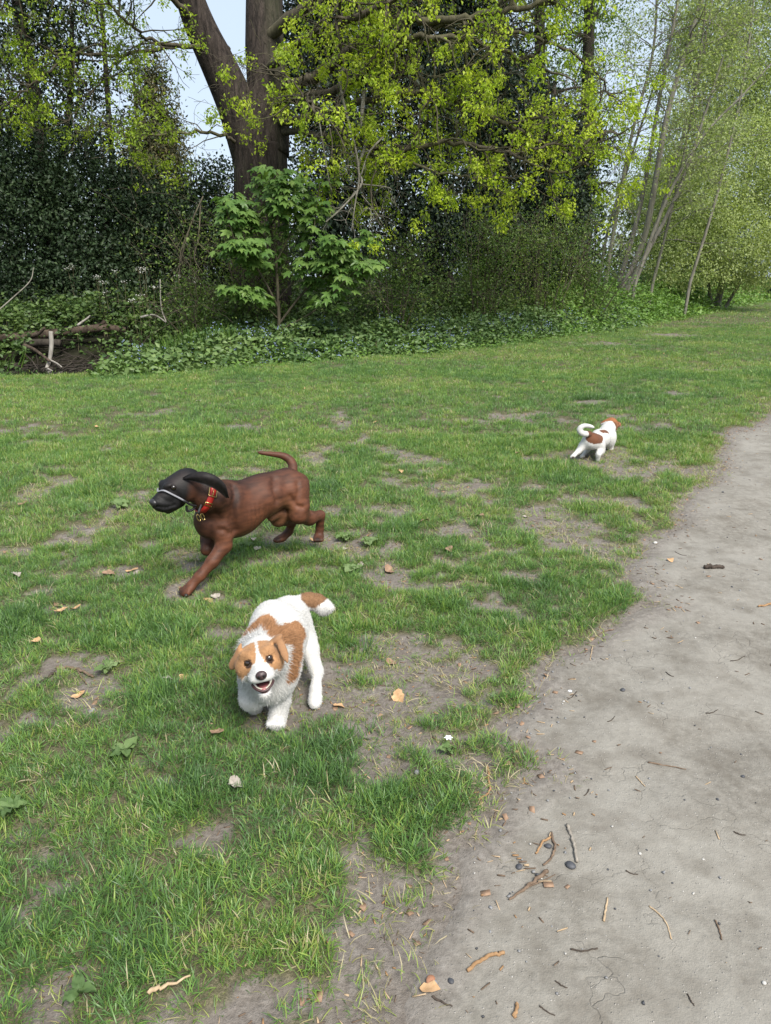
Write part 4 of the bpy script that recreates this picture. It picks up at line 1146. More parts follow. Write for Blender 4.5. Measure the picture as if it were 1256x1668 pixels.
# ------------------------------------------------------------------ sculpting bodies: blended round cones and ellipsoids
class Sculpt:
    def __init__(s, lo, hi, h):
        s.lo, s.h = np.asarray(lo, np.float32), h
        s.n = np.ceil((np.asarray(hi) - lo) / h).astype(int) + 1
        s.f = np.full(tuple(s.n), 1.0, np.float32)
    def _block(s, a, b, pad):
        i0 = np.clip(np.floor((a - pad - s.lo) / s.h).astype(int), 0, s.n - 1)
        i1 = np.clip(np.ceil((b + pad - s.lo) / s.h).astype(int) + 1, 1, s.n)
        sl = tuple(slice(x, y) for x, y in zip(i0, i1))
        g = [s.lo[k] + s.h * np.arange(i0[k], i1[k], dtype=np.float32) for k in range(3)]
        return sl, np.stack(np.meshgrid(*g, indexing='ij'), -1)
    def _join(s, sl, d, k, cut):
        o = s.f[sl]
        if cut:
            h = np.clip(.5 - .5 * (o + d) / k, 0, 1)
            s.f[sl] = o * (1 - h) - d * h + k * h * (1 - h)
        else:
            h = np.clip(.5 + .5 * (o - d) / k, 0, 1)
            s.f[sl] = o * (1 - h) + d * h - k * h * (1 - h)
    def cone(s, a, b, ra, rb, k=.02, cut=False):
        a, b = np.asarray(a, np.float32), np.asarray(b, np.float32)
        r = max(ra, rb)
        sl, p = s._block(np.minimum(a, b) - r, np.maximum(a, b) + r, k + 3 * s.h)
        ba = b - a
        t = np.clip(((p - a) @ ba) / float(ba @ ba + 1e-12), 0, 1)
        d = np.linalg.norm(p - a - t[..., None] * ba, axis=-1) - (ra + t * (rb - ra))
        s._join(sl, d, k, cut)
    def chain(s, pts, rad, k=.02):
        for i in range(len(pts) - 1):
            s.cone(pts[i], pts[i + 1], rad[i], rad[i + 1], k)
    def ell(s, c, u, ru, v, rv, rw, k=.02, cut=False):
        c = np.asarray(c, np.float32)
        u = unit(u); w = unit(np.cross(u, v)); v = np.cross(w, u)
        r = max(ru, rv, rw)
        sl, p = s._block(c - r, c + r, k + 3 * s.h)
        q = p - c
        M = np.stack((u, v, w), 1).astype(np.float32)
        q = q @ M
        R = np.array((ru, rv, rw), np.float32)
        k0 = np.linalg.norm(q / R, axis=-1); k1 = np.linalg.norm(q / R ** 2, axis=-1) + 1e-9
        s._join(sl, k0 * (k0 - 1) / k1, k, cut)
    def mesh(s, smooth=2):
        """Surface nets."""
        f = s.f; n = s.n
        neg = f < 0
        cs = [(i, j, k) for i in (0, 1) for j in (0, 1) for k in (0, 1)]
        cnt = np.zeros(tuple(n - 1), int)
        sub = lambda a, o: a[o[0]:n[0] - 1 + o[0], o[1]:n[1] - 1 + o[1], o[2]:n[2] - 1 + o[2]]
        for o in cs: cnt += sub(neg, o)
        act = (cnt > 0) & (cnt < 8)
        ijk = np.argwhere(act)
        idx = -np.ones(tuple(n - 1), int); idx[act] = np.arange(len(ijk))
        acc = np.zeros((len(ijk), 3)); w = np.zeros(len(ijk))
        val = {o: f[ijk[:, 0] + o[0], ijk[:, 1] + o[1], ijk[:, 2] + o[2]] for o in cs}
        for a in cs:
            for ax in range(3):
                if a[ax]: continue
                b = tuple(a[q] + (q == ax) for q in range(3))
                m = (val[a] < 0) != (val[b] < 0)
                t = np.where(m, val[a] / (val[a] - val[b] + 1e-12), 0)
                pt = np.tile(np.array(a, float), (len(ijk), 1)); pt[:, ax] += t
                acc[m] += pt[m]; w[m] += 1
        v = s.lo + s.h * (ijk + acc / w[:, None])
        F = []
        for ax in range(3):
            u_, v_ = (ax + 1) % 3, (ax + 2) % 3
            sa = [slice(0, None)] * 3; sb = [slice(0, None)] * 3
            sa[ax] = slice(0, n[ax] - 1); sb[ax] = slice(1, n[ax])
            A, B = neg[tuple(sa)], neg[tuple(sb)]
            e = np.argwhere(A != B)
            e = e[(e[:, u_] > 0) & (e[:, v_] > 0) & (e[:, u_] < n[u_] - 1) & (e[:, v_] < n[v_] - 1)]
            flip = A[tuple(e.T)]
            def at(du, dv):
                q = e.copy(); q[:, u_] += du; q[:, v_] += dv
                return idx[tuple(q.T)]
            q = np.stack((at(-1, -1), at(0, -1), at(0, 0), at(-1, 0)), 1)
            q[~flip] = q[~flip][:, ::-1]
            F.append(q[(q >= 0).all(1)])
        F = np.concatenate(F)
        for _ in range(smooth):
            sm = np.zeros_like(v); c = np.zeros(len(v))
            for a, b in ((0, 1), (1, 2), (2, 3), (3, 0)):
                np.add.at(sm, F[:, a], v[F[:, b]]); np.add.at(sm, F[:, b], v[F[:, a]])
                np.add.at(c, F[:, a], 1); np.add.at(c, F[:, b], 1)
            v = v * .5 + .5 * sm / np.maximum(c, 1)[:, None]
        return v, F

def vnormals(v, F):
    fn = np.cross(v[F[:, 2]] - v[F[:, 0]], v[F[:, 3]] - v[F[:, 1]])
    n = np.zeros_like(v)
    for k in range(4): np.add.at(n, F[:, k], fn)
    return unit(n)

def pdist(p, poly):
    """Distance to a 3-D polyline."""
    d = np.full(len(p), 9.0)
    poly = [np.asarray(q, float) for q in poly]
    for a, b in zip(poly[:-1], poly[1:]):
        e = b - a
        t = np.clip(((p - a) @ e) / (e @ e + 1e-12), 0, 1)
        d = np.minimum(d, np.linalg.norm(p - a - t[:, None] * e, axis=1))
    return d

def surf(v, n, px, py, rad=5.0):
    """Nearest skin point seen at a photograph pixel, with its normal."""
    q = proj(v)
    m = np.hypot(q[:, 0] - px, q[:, 1] - py)
    c = np.argsort(m)[:400]
    c = c[m[c] < max(rad, m[c[0]] + .5)]
    i = c[np.argmin(v[c, 1])]
    return v[i], n[i]

def coat_mat(name, rough=.6, spec=.3, hair=900, bstr=.25, sheen=0.0, dist=.002):
    m, nt, b, out = new_mat(name)
    c = attr_node(nt, 'coat').outputs['Color']
    n = noise_node(nt, hair, 3, .6, obj_coord(nt))
    c2 = mixc(nt, .5, c, ramp(nt, n, [(.3, (.6, .6, .6)), (.7, (1, 1, 1))]), 'MULTIPLY')
    nt.links.new(c2, b.inputs['Base Color'])
    b.inputs['Roughness'].default_value = rough
    b.inputs['Specular IOR Level'].default_value = spec
    if sheen:
        b.inputs['Sheen Weight'].default_value = sheen
        b.inputs['Sheen Roughness'].default_value = .4
    bump(nt, b, n, bstr, dist)
    return m

def ball(c, r, axes=None, rr=(1, 1, 1), seg=14, rings=9):
    """Ellipsoid verts/faces."""
    V, F = [], []
    for i in range(rings + 1):
        a = math.pi * i / rings
        for j in range(seg):
            t = 2 * math.pi * j / seg
            V.append((math.sin(a) * math.cos(t), math.sin(a) * math.sin(t), math.cos(a)))
    V = np.array(V) * r * np.array(rr)
    if axes is not None: V = V @ np.array(axes)
    V = V + np.asarray(c)
    for i in range(rings):
        for j in range(seg):
            a, b = i * seg + j, i * seg + (j + 1) % seg
            F.append((a, a + seg, b + seg, b))
    return V, np.array(F)

def fur(name, rng, v, F, nrm, col, n, lenf, flowf, width, mat, parent, lift=.45, keep=None, curl=.25):
    """Tapered hair strands rooted all over the skin."""
    a = np.linalg.norm(np.cross(v[F[:, 2]] - v[F[:, 0]], v[F[:, 3]] - v[F[:, 1]]), axis=1)
    if keep is not None: a = a * keep[F].mean(1)
    f = rng.choice(len(F), n, p=a / a.sum())
    w = rng.dirichlet((1, 1, 1, 1), n)
    q = F[f]
    P = (v[q] * w[..., None]).sum(1); N = unit((nrm[q] * w[..., None]).sum(1)); Cc = (col[q] * w[..., None]).sum(1)
    # hair takes the colour of one patch, never a blend: locks stay crisp at the borders
    fl = flowf(P, N); fl = unit(fl - (fl * N).sum(1, keepdims=True) * N)
    d = unit(N * lift + fl + rng.normal(size=(n, 3)) * .28)
    L = lenf(P) * rng.uniform(.6, 1.25, n)
    side = unit(np.cross(d, N + rng.normal(size=(n, 3)) * .6))
    p0 = P - N * .002
    p1 = P + d * L[:, None] * .5
    d2 = unit(d + fl * .5 - np.array((0, 0, .35)) + rng.normal(size=(n, 3)) * curl)
    p2 = p1 + d2 * L[:, None] * .5
    wd = width * rng.uniform(.7, 1.3, n)[:, None]
    V = np.stack((p0 - side * wd / 2, p0 + side * wd / 2, p1 + side * wd * .4, p1 - side * wd * .4, p2), 1).reshape(-1, 3)
    b = (np.arange(n) * 5)[:, None]
    Fq = b + np.array((0, 1, 2, 3)); Ft = b + np.array((3, 2, 4))
    cv = np.repeat(Cc * np.where(Cc[:, 1:2] < .35, rng.uniform(.62, 1.18, (n, 1)), rng.uniform(.86, 1.10, (n, 1))), 5, 0)
    me = mesh_np(name, V, [Fq, Ft], None, col=np.clip(cv, 0, .9))
    o = link(name, me, mat, parent)
    o['kind'] = 'stuff'
    return o

def strap(pts, nrm, width, thick):
    """Flat band along points; nrm = outward normals."""
    pts = np.asarray(pts); nrm = unit(nrm)
    t = unit(np.gradient(pts, axis=0)); sd = unit(np.cross(t, nrm))
    h = width / 2
    V = np.stack((pts - sd * h, pts - sd * h + nrm * thick, pts + sd * h + nrm * thick, pts + sd * h), 1).reshape(-1, 3)
    F = []
    for i in range(len(pts) - 1):
        for k in range(4):
            a, b = i * 4 + k, i * 4 + (k + 1) % 4
            F.append((a, b, b + 4, a + 4))
    F += [(3, 2, 1, 0)]
    e = (len(pts) - 1) * 4
    F += [(e, e + 1, e + 2, e + 3)]
    return V, np.array(F)

WHITE, TAN = np.array((.56, .55, .53)), np.array((.34, .185, .095))

def build_hound():
    P = Pt
    lo, hi = np.array((-1.10, 2.72, -.03)), np.array((-.20, 3.78, .58))
    s = Sculpt(lo, hi, .0058)
    # trunk
    C1, C2, C3 = P(372, 828, 3.14), P(425, 809, 3.25), P(472, 797, 3.36)
    s.chain([C1, C2], [.100, .084], .05)
    s.chain([C2, C3], [.083, .066], .05)
    F_ = unit(C1 - C3)
    s.ell(P(385, 842, 3.15), F_, .13, (0, 0, 1), .092, .082, .04)
    s.ell(P(360, 836, 3.085), unit(P(372, 800, 3.10) - P(352, 860, 3.06)), .105, F_, .062, .052, .018)   # shoulder blade
    s.ell(P(336, 850, 3.07), F_, .055, (0, 0, 1), .075, .060, .035)          # breastbone
    s.ell(P(472, 792, 3.36), F_, .10, (0, 0, 1), .066, .066, .04)
    s.cone(P(390, 798, 3.16), P(465, 774, 3.36), .032, .030, .05)            # back line
    # neck
    hc = P(299, 788, 2.97)
    hf = unit((-.67, -.64, -.37)); hl = unit(np.cross((0, 0, 1.0), hf)); hu = np.cross(hf, hl)
    H = lambda f, l, u: hc + hf * f + hl * l + hu * u
    s.chain([P(364, 812, 3.10), P(340, 808, 3.02), H(-.02, 0, -.01)], [.084, .064, .054], .04)
    # head in its own frame
    s.ell(H(.0, 0, .0), hf, .074, hl, .058, .060, .02)
    s.ell(H(.050, 0, .012), hf, .050, hl, .048, .046, .02)
    for sg in (1, -1):
        s.ell(H(.02, sg * .026, -.024), hf, .055, hu, .042, .034, .02)
        s.cone(H(.082, sg * .022, .044), H(.070, sg * .034, .044), .0095, .009, .018)
        s.cone(H(.085, sg * .018, -.038), H(.124, sg * .013, -.031), .030, .0235, .012)
    s.cone(H(.075, 0, -.006), H(.128, 0, -.010), .041, .0345, .014)
    s.cone(H(.05, 0, -.058), H(.112, 0, -.060), .024, .016, .012)
    s.ell(H(.145, 0, -.001), hf, .016, hl, .022, .018, .008)
    for sg in (1, -1): s.ell(H(.075, sg * .050, .032), hf, .016, hl, .014, .010, .006, True)
    # ears
    e0, e1, e2, e3 = P(313, 777, 2.905), P(336, 780, 2.895), P(356, 791, 2.915), P(370, 811, 2.945)
    # forelegs: the near one reaches forward, the far one is folded under
    s.ell(P(363, 860, 3.06), (0, 0, 1), .074, F_, .046, .038, .025)
    s.chain([P(362, 858, 3.06), P(364, 888, 3.05), P(345, 915, 3.00), P(325, 938, 2.965), P(312, 952, 2.945)], [.044, .034, .0265, .022, .021], .016)
    s.ell(P(305, 960, 2.935), unit(P(299, 966, 2.92) - P(311, 954, 2.945)), .040, (0, 0, 1), .020, .032, .012)
    for dx, dy, dY in ((-11, 2, .022), (-7, 5, .002), (-2, 7, -.018), (-12, 0, .038)):
        s.cone(P(308 + .3 * dx, 959 + .3 * dy, 2.935 + dY), P(307 + dx, 960 + dy, 2.925 + dY), .0135, .0125, .004)
    s.chain([P(346, 850, 3.17), P(340, 878, 3.15), P(336, 895, 3.11)], [.050, .036, .026], .025)
    s.chain([P(336, 895, 3.11), P(350, 884, 3.19), P(357, 889, 3.22)], [.026, .022, .024], .014)
    # near hind leg pushing off
    s.ell(P(481, 806, 3.33), unit(P(476, 790, 3.34) - P(487, 828, 3.32)), .090, F_, .064, .045, .035)
    s.chain([P(486, 826, 3.33), P(484, 838, 3.32), P(503, 844, 3.39), P(521, 839, 3.46)], [.050, .042, .033, .023], .022)
    s.chain([P(521, 839, 3.46), P(520, 861, 3.475), P(519, 872, 3.47)], [.024, .0195, .022], .012)
    s.ell(P(518, 876, 3.455), (0, -1, -.2), .036, (0, 0, 1), .018, .026, .012)
    for dx in (-6, -2, 3, 6):
        s.cone(P(518 + dx * .7, 876, 3.45), P(518 + dx, 880, 3.425), .011, .010, .006)
    # far hind leg drawn forward
    s.chain([P(468, 812, 3.41), P(456, 838, 3.35), P(452, 845, 3.34)], [.06, .040, .034], .03)
    s.chain([P(452, 846, 3.34), P(475, 849, 3.46)], [.033, .023], .018)
    s.chain([P(475, 850, 3.46), P(470, 866, 3.46), P(459, 876, 3.44)], [.023, .019, .020], .012)
    s.ell(P(455, 878, 3.425), (-.8, -.5, -.1), .036, (0, 0, 1), .017, .024, .012)
    # sheath and belly fold
    s.cone(P(441, 843, 3.27), P(452, 836, 3.31), .020, .024, .02)
    # tail
    tl = spline([P(473, 776, 3.42), P(476.5, 760, 3.46), P(470, 748, 3.48), P(458, 742, 3.48), P(440, 739.5, 3.46), P(419, 737, 3.44)], 4)
    s.chain(list(tl), np.linspace(.0215, .006, len(tl)), .012)
    v, F = s.mesh(2)
    n = vnormals(v, F)
    px = proj(v)
    def dent(poly, width, depth):
        nonlocal v
        pts = [surf(v, n, *q)[0] for q in poly]
        d = pdist(v, pts)
        v = v - n * (depth * np.exp(-(d / width) ** 2))[:, None]
    dent([(383, 788), (387, 805), (384, 825), (381, 848), (386, 866)], .018, .014)       # behind the shoulder
    dent([(352, 800), (348, 822), (350, 842)], .016, .009)                              # neck meets shoulder
    dent([(449, 776), (451, 795), (457, 815)], .020, .014)                              # hollow of the flank
    dent([(476, 812), (486, 822), (497, 826)], .012, .009)                              # thigh muscle
    dent([(356, 868), (368, 866), (376, 872)], .012, .008)
    dent([(488, 784), (490, 800), (486, 814)], .014, .007)
    dent([(366, 800), (362, 822), (358, 842)], .018, -.005)                             # shoulder blade stands out
    dent([(259, 806), (268, 810), (280, 816)], .010, .004)                              # stop, under the strap
    dent([(250, 830), (262, 829), (276, 826), (288, 824)], .006, .005)                  # lip line
    dent([(290, 802), (296, 812)], .010, .003)
    ra = (v - P(412, 838, 3.18)) @ F_
    rib = np.sin(ra / .024 * 2 * math.pi) * (1 - sstep(.05, .09, np.linalg.norm((v - P(412, 838, 3.15)) * np.array((1, 1, 1.2)), axis=1)))
    v = v + n * (rib * .0017)[:, None]
    n = vnormals(v, F)
    # coat
    brown = np.array((.076, .028, .0145)); dark = np.array((.020, .0095, .0075)); black = np.array((.0048, .0043, .0046)); tan = np.array((.15, .068, .034))
    c = np.tile(brown, (len(v), 1))
    nz = fbm(v, 14, 4, 3)[:, None] - .5
    saddle = sstep(.0, .07, .085 - pdist(v, [P(385, 786, 3.16), P(425, 773, 3.28), P(460, 766, 3.38)]) + .02 * nz[:, 0])[:, None]
    c = c * (1 - .80 * saddle) + dark * .80 * saddle
    neckd = (1 - sstep(.07, .14, pdist(v, [P(350, 815, 3.02), P(340, 835, 3.02), P(345, 862, 3.05)])))[:, None]
    c = c * (1 - .5 * neckd) + dark * .5 * neckd
    bel = (1 - sstep(.035, .09, pdist(v, [P(440, 850, 3.28), P(455, 832, 3.32), P(452, 826, 3.27)])))[:, None]
    c = c * (1 - .75 * bel) + tan * .75 * bel
    leg = (1 - sstep(.05, .10, pdist(v, [P(366, 890, 3.05), P(305, 960, 2.935)])))[:, None]
    c = c * (1 - .45 * leg) + np.array((.115, .042, .021)) * .45 * leg
    fl_ = np.stack((v @ F_ * .22, v @ np.cross(F_, (0, 0, 1.0)), v[:, 2]), 1)               # hair lies along the body: streaks of lighter and darker coat
    warm = np.zeros(len(v))
    for poly, w_ in (([P(366, 838, 3.04), P(368, 872, 3.02)], .05), ([P(478, 800, 3.28), P(486, 832, 3.27)], .05), ([P(415, 838, 3.14), P(435, 832, 3.19)], .05)):
        warm = np.maximum(warm, np.exp(-(pdist(v, poly) / w_) ** 2))
    c = c + warm[:, None] * np.array((.050, .019, .009)) * .8
    c = c * (1 + 1.1 * (fbm(fl_, 75, 14, 3)[:, None] - .5) + .7 * (fbm(fl_, 160, 24, 2)[:, None] - .5) + .5 * nz)
    crease_shade = (1 - sstep(.004, .016, pdist(v, [surf(v, n, *q)[0] for q in ((384, 790), (388, 805), (385, 822), (383, 845))])))[:, None]
    c = c * (1 - .45 * crease_shade)  # shade in the fold behind the shoulder, darkened into the coat colour
    # head mask: black in front of the collar
    along = (v - P(325, 806, 2.985)) @ unit(P(340, 808, 3.02) - hc)
    head = (1 - sstep(-.018, .012, along + nz[:, 0] * .04)) * (np.linalg.norm(v - H(.05, 0, -.01), axis=1) < .17) * (v[:, 2] > .14)
    ear = np.zeros(len(v))
    chk = 1 - sstep(.02, .055, pdist(v, [H(-.02, .05, -.02), H(.0, .05, -.05)]))
    hm = np.maximum(head * (1 - .65 * chk), ear)[:, None]
    tinge = np.exp(-(pdist(v, [H(.05, .03, .05), H(.0, .03, .055)]) / .03) ** 2)[:, None] + .8 * np.exp(-(pdist(v, [H(.09, .02, .03), H(.115, .012, .026)]) / .012) ** 2)[:, None]
    blk = black * (1 + 1.2 * (fbm(v, 90, 5, 2)[:, None] - .5)) + np.array((.012, .0075, .0065)) * tinge
    c = c * (1 - hm) + blk * hm
    for a in (P(299, 965, 2.92), P(517, 880, 3.42), P(452, 878, 3.40)):
        t = (1 - sstep(.008, .020, np.linalg.norm(v - a, axis=1)))[:, None]
        c = c * (1 - .7 * t) + black * .7 * t
    root = tag(empty("hound", tuple(P(400, 900, 3.2) * np.array((1, 1, 0)))), "brown hound with a black face, red collar and strap round its muzzle, running left", "dog")
    me = mesh_np("hound_body", v, F, None, col=c)
    link("body", me, coat_mat("short glossy coat", .56, .28, 420, .4, .0, .0025), root)
    # ears: thin folded flaps, the near one flying back
    def flap(cl, wid, outn, tilt):
        c_ = spline(cl, 5); m_ = len(c_); t_ = unit(np.gradient(c_, axis=0)); on_ = unit(np.asarray(outn, float))
        V, Fe = [], []
        ns = 9
        for i in range(m_):
            sd_ = unit(np.cross(t_[i], on_)); nn_ = np.cross(sd_, t_[i])
            w_ = np.interp(i / (m_ - 1), np.linspace(0, 1, len(wid)), wid)
            for lay in (0, 1):
                for j in range(ns):
                    q_ = j / (ns - 1) * 2 - 1
                    V.append(c_[i] + sd_ * w_ * q_ + nn_ * (.010 * (1 - q_ * q_) * (w_ / .03) + tilt * q_ * .012 - lay * .0045 * (1 - .8 * q_ * q_) + .003 * math.sin(5 * i / m_ + 3 * q_)))
        for i in range(m_ - 1):
            for j in range(ns - 1):
                a_ = i * 2 * ns + j; b_ = a_ + 2 * ns
                Fe.append((a_, a_ + 1, b_ + 1, b_)); Fe.append((a_ + ns, b_ + ns, b_ + ns + 1, a_ + ns + 1))
            for j in (0, ns - 1):
                a_ = i * 2 * ns + j; b_ = a_ + 2 * ns
                Fe.append((a_, b_, b_ + ns, a_ + ns))
        return np.array(V), np.array(Fe)
    em = plain_mat("black velvet ear", (.0045, .004, .0042), (.014, .0105, .0100), 60, .62, .25, .4, .003)
    for cl, wd, on_, tl_ in (([H(.012, .046, .044), e0 + np.array((.005, 0, 0)), e1, e2, e3], (.003, .016, .025, .026, .021, .005), (.15, -1, .35), -.4),
                            ([H(.0, -.046, .026), H(-.01, -.064, .010), H(-.03, -.074, -.02), H(-.045, -.07, -.05)], (.014, .026, .028, .010), -hl * 1.0 + hu * .3, .3)):
        V, Fe = flap(cl, wd, on_, tl_)
        link("ear", mesh_np("ear", V, Fe), em, root)
    # eyes
    eyem = plain_mat("dark eye", (.006, .004, .003), (.02, .011, .006), 200, .06, .8, 0)
    for sg in (1, -1):
        V, Fb = ball(H(.0625, sg * .0425, .0320), .0112)
        link("eye", mesh_np("eye", V, Fb), eyem, root)
    # nose
    ax = np.stack((hl, hf, hu))
    V, Fb = ball(H(.150, 0, .004), .0200, ax, (1.15, .75, .85))
    link("nose", mesh_np("nose", V, Fb), plain_mat("wet black nose", (.012, .011, .012), (.03, .028, .03), 260, .28, .5, .4, .002), root)
    # muzzle strap and chin lead
    def on(pxs, off=.001):
        r = [surf(v, n, *q) for q in pxs]
        return np.array([a + b * off for a, b in r]), np.array([b for a, b in r])
    pts, nn = [], []
    for t in np.linspace(-1.9, 1.9, 27):                              # over the bridge of the muzzle, down both sides
        d = hu * math.cos(t) + hl * math.sin(t)
        o = H(.114 - .032 * abs(t), 0, -.018)
        rel = v - o
        m = (rel @ d > 0) & (np.linalg.norm(rel - (rel @ d)[:, None] * d, axis=1) < .009)
        r = np.max(rel[m] @ d) if m.any() else .045
        pts.append(r); nn.append((o, d))
    pts = np.array(pts)
    for _ in range(3): pts[1:-1] = (pts[:-2] + 2 * pts[1:-1] + pts[2:]) / 4
    pts = np.array([o + d * (r + .0015) for r, (o, d) in zip(pts, nn)]); nn = np.array([d for o, d in nn])
    V, Fb = strap(pts, nn, .007, .002)
    link("muzzle_strap", mesh_np("muzzle_strap", V, Fb), plain_mat("grey webbing", (.16, .16, .18), (.26, .26, .28), 400, .5, .4, .3, .001), root)
    T = Tubes()
    lead = spline([pts[-1], H(.03, .045, -.075), H(.01, .035, -.095), H(-.02, .05, -.085), P(322, 836, 2.925)], 6)
    T.add(lead, .0055, 6)
    T.add(spline([H(.045, .030, -.075), H(.05, .028, -.098), H(.025, .030, -.105), H(.01, .035, -.092)], 5), .0055, 6)
    link("chin_strap", T.mesh("chin_strap"), plain_mat("black webbing", (.012, .012, .013), (.025, .025, .027), 300, .55, .3), root)
    # collar: a closed band round the neck
    cc = P(333, 809, 3.005); axn = unit(P(345, 809, 3.03) - hc); axn = unit(axn + np.array((0, 0, .12)))
    up = unit(np.array((0, 0, 1)) - axn * axn[2]); sd = np.cross(axn, up)
    ring, rn = [], []
    for t in np.linspace(0, 2 * math.pi, 49):
        d = up * math.cos(t) + sd * math.sin(t)
        rel = v - cc
        pl = abs(rel @ axn) < .016
        q = rel[pl]; qd = q @ d; perp = np.linalg.norm(q - qd[:, None] * d - (q @ axn)[:, None] * axn, axis=1)
        m = (perp < .012) & (qd > 0) & (qd < .11)
        r = np.percentile(qd[m], 70) if m.any() else .075
        ring.append(r); rn.append(d)
    ring = np.array(ring); ring[-1] = ring[0]
    for _ in range(4): ring = (np.roll(ring[:-1], 1) + 2 * ring[:-1] + np.roll(ring[:-1], -1)) / 4; ring = np.append(ring, ring[0])
    rn = np.array(rn)
    V, Fb = strap(cc + rn * (ring[:, None] + .002), rn, .026, .004)
    red = plain_mat("red leather collar", (.30, .012, .012), (.42, .025, .02), 90, .4, .45, .2, .001)
    col = link("collar", mesh_np("collar", V, Fb), red, root)
    gold = plain_mat("brass", (.50, .34, .12), (.70, .52, .22), 60, .28, .5, .05, .001, 1.0)
    qp = proj(cc + rn * ring[:, None])
    def fit(px_, py_):
        dd = np.hypot(qp[:, 0] - px_, qp[:, 1] - py_) + 40 * ((rn @ np.array((0, -1, 0))) < 0)
        i = int(np.argmin(dd)); return cc + rn[i] * (ring[i] + .007), rn[i], np.cross(axn, rn[i])
    T = Tubes()
    for (q, h1, h2) in (((340, 802), .017, .019), ((334, 818), .016, .006)):
        c0, nn, tt = fit(*q)
        loop = [c0 + axn * a * h1 + tt * b * h2 for a, b in ((-1, -1), (1, -1), (1, 1), (-1, 1), (-1, -1))]
        T.add(np.array(loop), .0028, 6)
        if h2 > .01: T.add(np.array((loop[0] * .5 + loop[1] * .5, c0 + nn * .003, loop[2] * .5 + loop[3] * .5)), .0022, 5)
    b = link("buckle", T.mesh("buckle"), gold, col)
    c0, nn, tt = fit(327, 834)
    T = Tubes()
    for k in range(2):
        o = c0 + nn * .006 + axn * (.012 - .02 * k) - np.array((0, 0, .008 + .010 * k))
        th = np.linspace(0, 2 * math.pi, 13)
        T.add(o + np.outer(np.cos(th), unit(axn + nn * .4)) * .011 + np.outer(np.sin(th), np.array((0, 0, 1))) * .013, .0022, 5)
    link("lead_ring", T.mesh("lead_ring"), gold, col)
    # claws
    cm = plain_mat("dark claw", (.015, .012, .011), (.03, .025, .022), 200, .35, .5)
    for dx, dy, dY in ((-11, 2, .022), (-7, 5, .002), (-2, 7, -.018)):
        V, Fb = ball(P(305 + dx * 1.1, 962 + dy * 1.05, 2.915 + dY), .0080, None, (1, 1.2, .8), 8, 6)
        link("claw", mesh_np("claw", V, Fb), cm, root)

